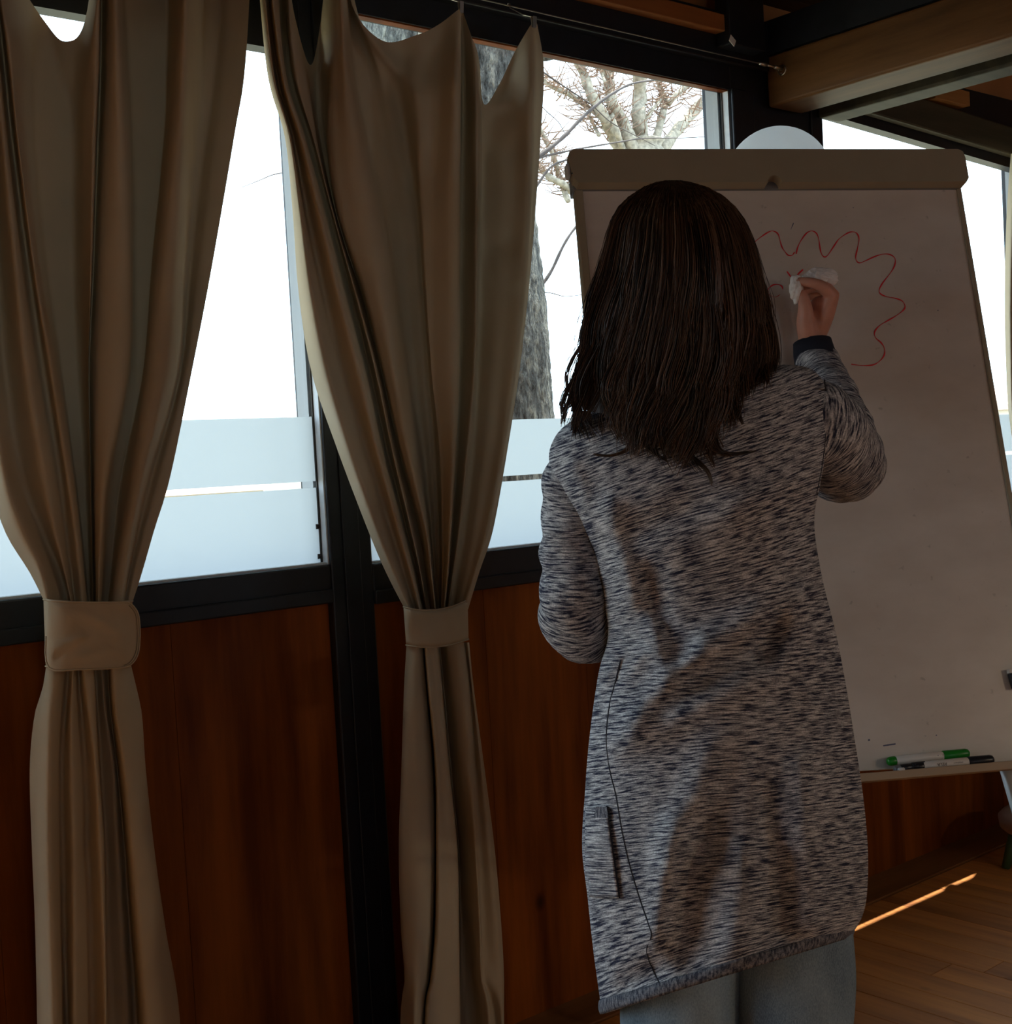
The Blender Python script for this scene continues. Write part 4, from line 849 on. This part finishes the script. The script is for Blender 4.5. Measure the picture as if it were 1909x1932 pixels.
chain(H, [hpt(1538, 600, .068), hpt(1546, 590, .064), hpt(1552, 575, .066)], [.018, .017, .014])
fing = [[kn[0], hpt(1552, 541, .110), hpt(1528, 533, .108), hpt(1505, 531, .098)], [kn[1], hpt(1552, 537, .082), hpt(1530, 535, .078), hpt(1508, 543, .074)], [kn[2], hpt(1549, 543, .056), hpt(1528, 545, .050), hpt(1510, 556, .048)], [kn[3], hpt(1548, 557, .033), hpt(1532, 558, .026), hpt(1518, 566, .024)]]
for i, p in enumerate(fing): chain(H, p, [[.0112, .0102, .0090, .0076], [.0112, .0102, .0092, .0078], [.0106, .0096, .0086, .0074], [.0096, .0084, .0074, .0064]][i], 12)
chain(H, [hpt(1526, 638, .085), hpt(1520, 610, .096), hpt(1519, 580, .102), hpt(1514, 556, .100)], [.019, .0165, .0125, .0092])
for q in ((1540, 612, .082), (1545, 595, .080), (1548, 578, .082), (1538, 628, .080)): H.ball(hpt(*q), .019, 14, 10)
hv, hf = remesh(H, .0022, 5, 'hand')
n0 = len(bv); bv += hv; bf += [tuple(i+n0 for i in q) for q in hf]
H2 = MB()  # resting left hand, in front of her
W1 = ls_pts[-1]; dv = W1-ls_pts[-2]; dv /= np.linalg.norm(dv)
H2.ball(W1, .024, 14, 10)
for i in range(4):
    o_ = upz*(.028-.018*i); k0 = W1+dv*.075+o_; chain(H2, [W1+o_*.4, k0], [.016, .0115], 10)
    chain(H2, [k0, k0+dv*.030+fwd*-.004, k0+dv*.050-fwd*.018, k0+dv*.052-fwd*.036], [.0108, .0096, .0086, .0074], 10)
chain(H2, [W1+dv*.02+upz*.02, W1+dv*.045+upz*.045-fwd*.015, W1+dv*.07+upz*.055-fwd*.022], [.015, .0115, .0088], 10)
hv, hf = remesh(H2, .0025, 5, 'hand'); n0 = len(bv); bv += hv; bf += [tuple(i+n0 for i in q) for q in hf]
body = mk('body', bv, bf, M['skin'], pr, True)
for s in (-1, 1): MB().ball(hp_(s*.03, .072, .006), .0115, 14, 10).build('eye', M['eye'], pr, True)
# nails on the raised hand
for i, p in enumerate(fing[:2]):
    MB().ball(p[3]-F_*.006-rgt*.003, [.0042, .0042, .003], 8, 6).build('fingernail', plain('nail', (.6, .36, .30), .3), body, True)

# jeans
jb = MB()
def jleg(hip, j, side):
    pts = [pel+rgt*side*.07+upz*.09, hip, P(1282 if side < 0 else 1492, 1790, ZP+.03), j, lin([j[0], j[1], .44])+fwd*.008, lin([j[0], j[1], .2]), lin([j[0], j[1], .045])]
    rad = [.085, .088, .0835, .0815, .072, .070, .072]; q = cr([lin([*p, r]) for p, r in zip(pts, rad)], 9); v, f = [], []; n = 40
    for i, w in enumerate(q):
        for k in range(n):
            a = 2*math.pi*k/n; rr = w[3]*(1+.018*math.sin(3*a+i*.35+side)+.012*math.sin(5*a-i*.5))
            v.append(w[:3]+rr*(math.cos(a)*rgt+math.sin(a)*fwd))
    m = len(q); f = [(i*n+k, i*n+(k+1) % n, (i+1)*n+(k+1) % n, (i+1)*n+k) for i in range(m-1) for k in range(n)]; return v, f
for hip, j, s in ((hipL, jl, -1), (hipR, jr, 1)): jb.add(*jleg(hip, j, s))
jeans = jb.build('jeans', M['denim'], pr, True); so = jeans.modifiers.new('solid', 'SOLIDIFY'); so.thickness = .003; so.offset = -1
for j, s in ((jl, -1), (jr, 1)):
    pp = P(1596 if s > 0 else 1376, 1932, ZP+.035); MB().tube([lin([j[0], j[1], z])+rgt*(.0815 if z > .4 else .072)*1.01*s for z in (.62, .5, .3, .08)], .0012, 5).build('side_seam', M['denim'], jeans, True)
    o = lin([j[0], j[1], 0]); sh = MB(); q = [(-.075, .030, .026), (-.05, .036, .045), (0, .040, .060), (.05, .044, .052), (.11, .046, .036), (.15, .040, .028), (.175, .022, .018)]
    vv, ffs = [], []
    for (a, w, h) in q:
        for k in range(18):
            an = 2*math.pi*k/18; z = max(.012, .012+h*(1+math.sin(an))*.75); vv.append(o+fwd*a+rgt*w*math.cos(an)+upz*z)
    ffs = [(i*18+k, i*18+(k+1) % 18, (i+1)*18+(k+1) % 18, (i+1)*18+k) for i in range(len(q)-1) for k in range(18)]+[tuple(range(18))[::-1], tuple(range(108, 126))]
    shoe = mk('shoe', vv, ffs, plain('shoe_canvas', (.12, .12, .14), .8), pr, True)
    so_ = MB(); so_.add([o+fwd*a+rgt*w*sx*1.06+upz*z for (a, w, h) in q for sx in (-1, 1) for z in (0.0, .018)], [(i*4+a, i*4+b, i*4+4+b, i*4+4+a) for i in range(6) for a, b in ((0, 1), (1, 3), (3, 2), (2, 0))]+[(0, 1, 3, 2), (24, 26, 27, 25)]); so_.build('sole', M['white_plastic'], shoe)

# tissue in the hand
tm = MB(); nb_ = 26
def tis(c, ax, ay, dep, seed):
    r_ = np.random.default_rng(seed); mb = MB().ball((0, 0, 0), 1, 30, 18); out = []
    K = r_.normal(0, 3.2, (7, 3)); PH = r_.uniform(0, 6.28, 7)
    for p in mb.v:
        w = 1+.16*sum(abs(math.sin(K[i]@p*1.0+PH[i])) for i in range(7))/2.2-.32
        x, y = c[0]+p[0]*ax*w, c[1]+p[1]*ay*w
        out.append(hpt(x, y, dep+p[2]*.017*w))
    return out, mb.f
v, f = tis((1548, 525), 33, 21, .078, 3); v2, f2 = tis((1502, 545), 13, 27, .095, 8)
tobj = thing('tissue', sum(v)/len(v), 'crumpled white paper tissue in the raised hand of the woman', 'tissue')
MB().add(v, f).add(v2, f2).build('tissue_sheet', M['tissue'], tobj, False)

# hair
HY = [338, 343, 352, 368, 390, 420, 460, 510, 560, 620, 680, 740, 800, 870, 930]
HL = [1268, 1240, 1218, 1194, 1173, 1158, 1149, 1138, 1124, 1110, 1100, 1092, 1090, 1098, 1110]
HR = [1272, 1300, 1330, 1358, 1381, 1400, 1414, 1424, 1434, 1443, 1447, 1440, 1432, 1425, 1420]
HT = [.012, .035, .058, .080, .096, .108, .116, .120, .120, .116, .112, .112, .112, .11, .11]
HC = [.0, .0, .0, .0, .0, .0, .0, .0, .0, -.004, -.010, -.018, -.02, -.02, -.02]
def hsurf(a, y, k=1.0):
    l, r, t, c = ip(y, HY, HL), ip(y, HY, HR), ip(y, HY, HT), ip(y, HY, HC)
    sn, cs = math.sin(a), math.cos(a)
    return (l+r)/2+(r-l)/2*sn*k, y, ZP+c-t*cs*k
def hend(a):   # lower outline of the hair over the back
    s = math.sin(a); return ip(s, [-1, -.9, -.75, -.6, -.45, -.25, 0, .2, .4, .6, .75, .88, 1], [778, 795, 798, 806, 822, 830, 848, 862, 845, 790, 720, 700, 690])
def hp3(a, y, k=1.0, clear=.006):
    x, y, d = hsurf(a, y, k)
    if y > 690 and math.cos(a) > -.1:
        dz = oncz(x, y); t = min(1, (y-690)/70.0)
        d = min(d, dz-clear) if dz < ZP+.2 else d
    return P(x, y, d)
v, f = [], []; na, nyy = 64, 46
AA = np.linspace(-math.radians(112), math.radians(112), na)
for j in range(nyy):
    for a in AA:
        e = hend(max(-1.57, min(1.57, a)))-18; y = 340+(e-340)*(j/(nyy-1))**1.0
        wv_ = .985+.022*math.sin(16*a+2*math.sin(y*.012))+.012*math.sin(37*a+y*.02)
        v.append(hp3(a, y, wv_ if y > 360 else .97, .004))
f = [(j*na+i, j*na+i+1, (j+1)*na+i+1, (j+1)*na+i) for j in range(nyy-1) for i in range(na-1)]
hair = mk('hair', v, f, M['hair'], pr, True)
hs_ = MB(); hl_ = MB()
NCL = 110; cl = [(rng.uniform(-1.75, 1.75), rng.uniform(0, 6.28), rng.uniform(.75, 1.35), rng.uniform(-30, 28), rng.normal(0, 9), rng.uniform(.6, 1.5)) for _ in range(NCL)]
for n_ in range(2600):
    ca, ph_, fr, de, cx_, am = cl[rng.integers(NCL)]; a = ca+rng.normal(0, .06); ac = max(-1.57, min(1.57, a))
    ys_ = 340+abs(rng.normal(0, 26)) if rng.random() < .75 else rng.uniform(380, 600); ye = hend(ac)+de+rng.normal(0, 9); pts = []; m = 15; kk = 1.004+rng.uniform(0, .03)+.03*max(0, math.sin(ph_*3)); j1 = rng.normal(0, 2.5)
    rng_f = rng.uniform(.015, .085); fly = rng.random() < .10
    for i in range(m):
        t = i/(m-1); y = ys_+(ye-ys_)*t; g = max(0, (y-390)/380.0)
        k2 = kk+(rng_f*math.sin(t*2.6) if fly else 0)
        x, y, d = hsurf(a, y, k2); x += g**1.4*(am*15*math.sin(fr*y*.024+ph_)+cx_*g)+j1*g
        d -= .006*g*math.sin(fr*y*.02+ph_+1.5)
        if y > 690 and math.cos(a) > -.1:
            dz = oncz(x, y)
            if dz < ZP+.2: d = min(d, dz-.004-.006*(kk-1.004)/.03)
        pts.append(P(x, y, d))
    r0 = .00042 if fly else .0009
    (hl_ if rng.random() < .3 else hs_).tube(pts, [r0*(.5 if i == 0 else 1)*(1-.55*(i/(m-1))**2) for i in range(m)], 3, False)
locks = [[(1188, 720), (1199, 780), (1197, 825), (1180, 850), (1150, 860), (1120, 857)], [(1262, 740), (1270, 800), (1285, 845), (1315, 870), (1335, 890), (1343, 915)], [(1335, 740), (1345, 810), (1355, 845), (1385, 856), (1425, 850)], [(1122, 600), (1106, 650), (1092, 695), (1088, 735), (1078, 775)],
         [(1300, 700), (1312, 770), (1300, 830), (1310, 870), (1330, 880)], [(1180, 690), (1195, 760), (1212, 820), (1228, 850), (1262, 872)], [(1436, 580), (1447, 635), (1444, 675), (1425, 700), (1405, 705)], [(1130, 560), (1112, 620), (1098, 690), (1100, 730), (1095, 760)], [(1370, 700), (1385, 760), (1400, 800), (1398, 740)][:3],
         [(1230, 720), (1240, 790), (1232, 830), (1240, 860)], [(1290, 640), (1280, 720), (1296, 790), (1330, 840), (1380, 862)], [(1118, 640), (1100, 690), (1085, 720), (1090, 750), (1074, 768)], [(1325, 660), (1330, 740), (1352, 800), (1340, 850), (1348, 880)]]
for L in locks:
    q = cr([lin(p) for p in L], 5)
    for b_ in range(26):
        ox, oy = rng.normal(0, 5), rng.normal(0, 3); pts = []; m = len(q); cut = m-rng.integers(0, 4); lf = rng.uniform(.003, .012)
        for i, (x, y) in enumerate(q[:cut]):
            t = i/m; xx = x+ox*(1-.75*t); yy = y+oy*(1-.7*t); mid = (ip(yy, HY, HL)+ip(yy, HY, HR))/2; hf_ = (ip(yy, HY, HR)-ip(yy, HY, HL))/2; s = max(-.999, min(.999, (xx-mid)/hf_)); d = hsurf(math.asin(s), yy, 1.02)[2]
            dz = oncz(xx, yy) if yy > 690 else 9
            if dz < ZP+.2: d = min(d, dz-lf) if yy < 800 else dz-lf
            pts.append(P(xx, yy, d-.002))
        hs_.tube(pts, [.0009*(1-.6*(i/len(pts))**2) for i in range(len(pts))], 3, False)
ho = hs_.build('hair_strands', M['hair'], hair, True); ho['kind'] = 'stuff'
M['hair_light'] = plain('hair_light', (.13, .065, .034), .4)
ho = hl_.build('hair_strands', M['hair_light'], hair, True); ho['kind'] = 'stuff'; ho['label'] = 'lighter brown strands'
for o in bpy.data.objects:
    if '_base' in o: del o['_base']
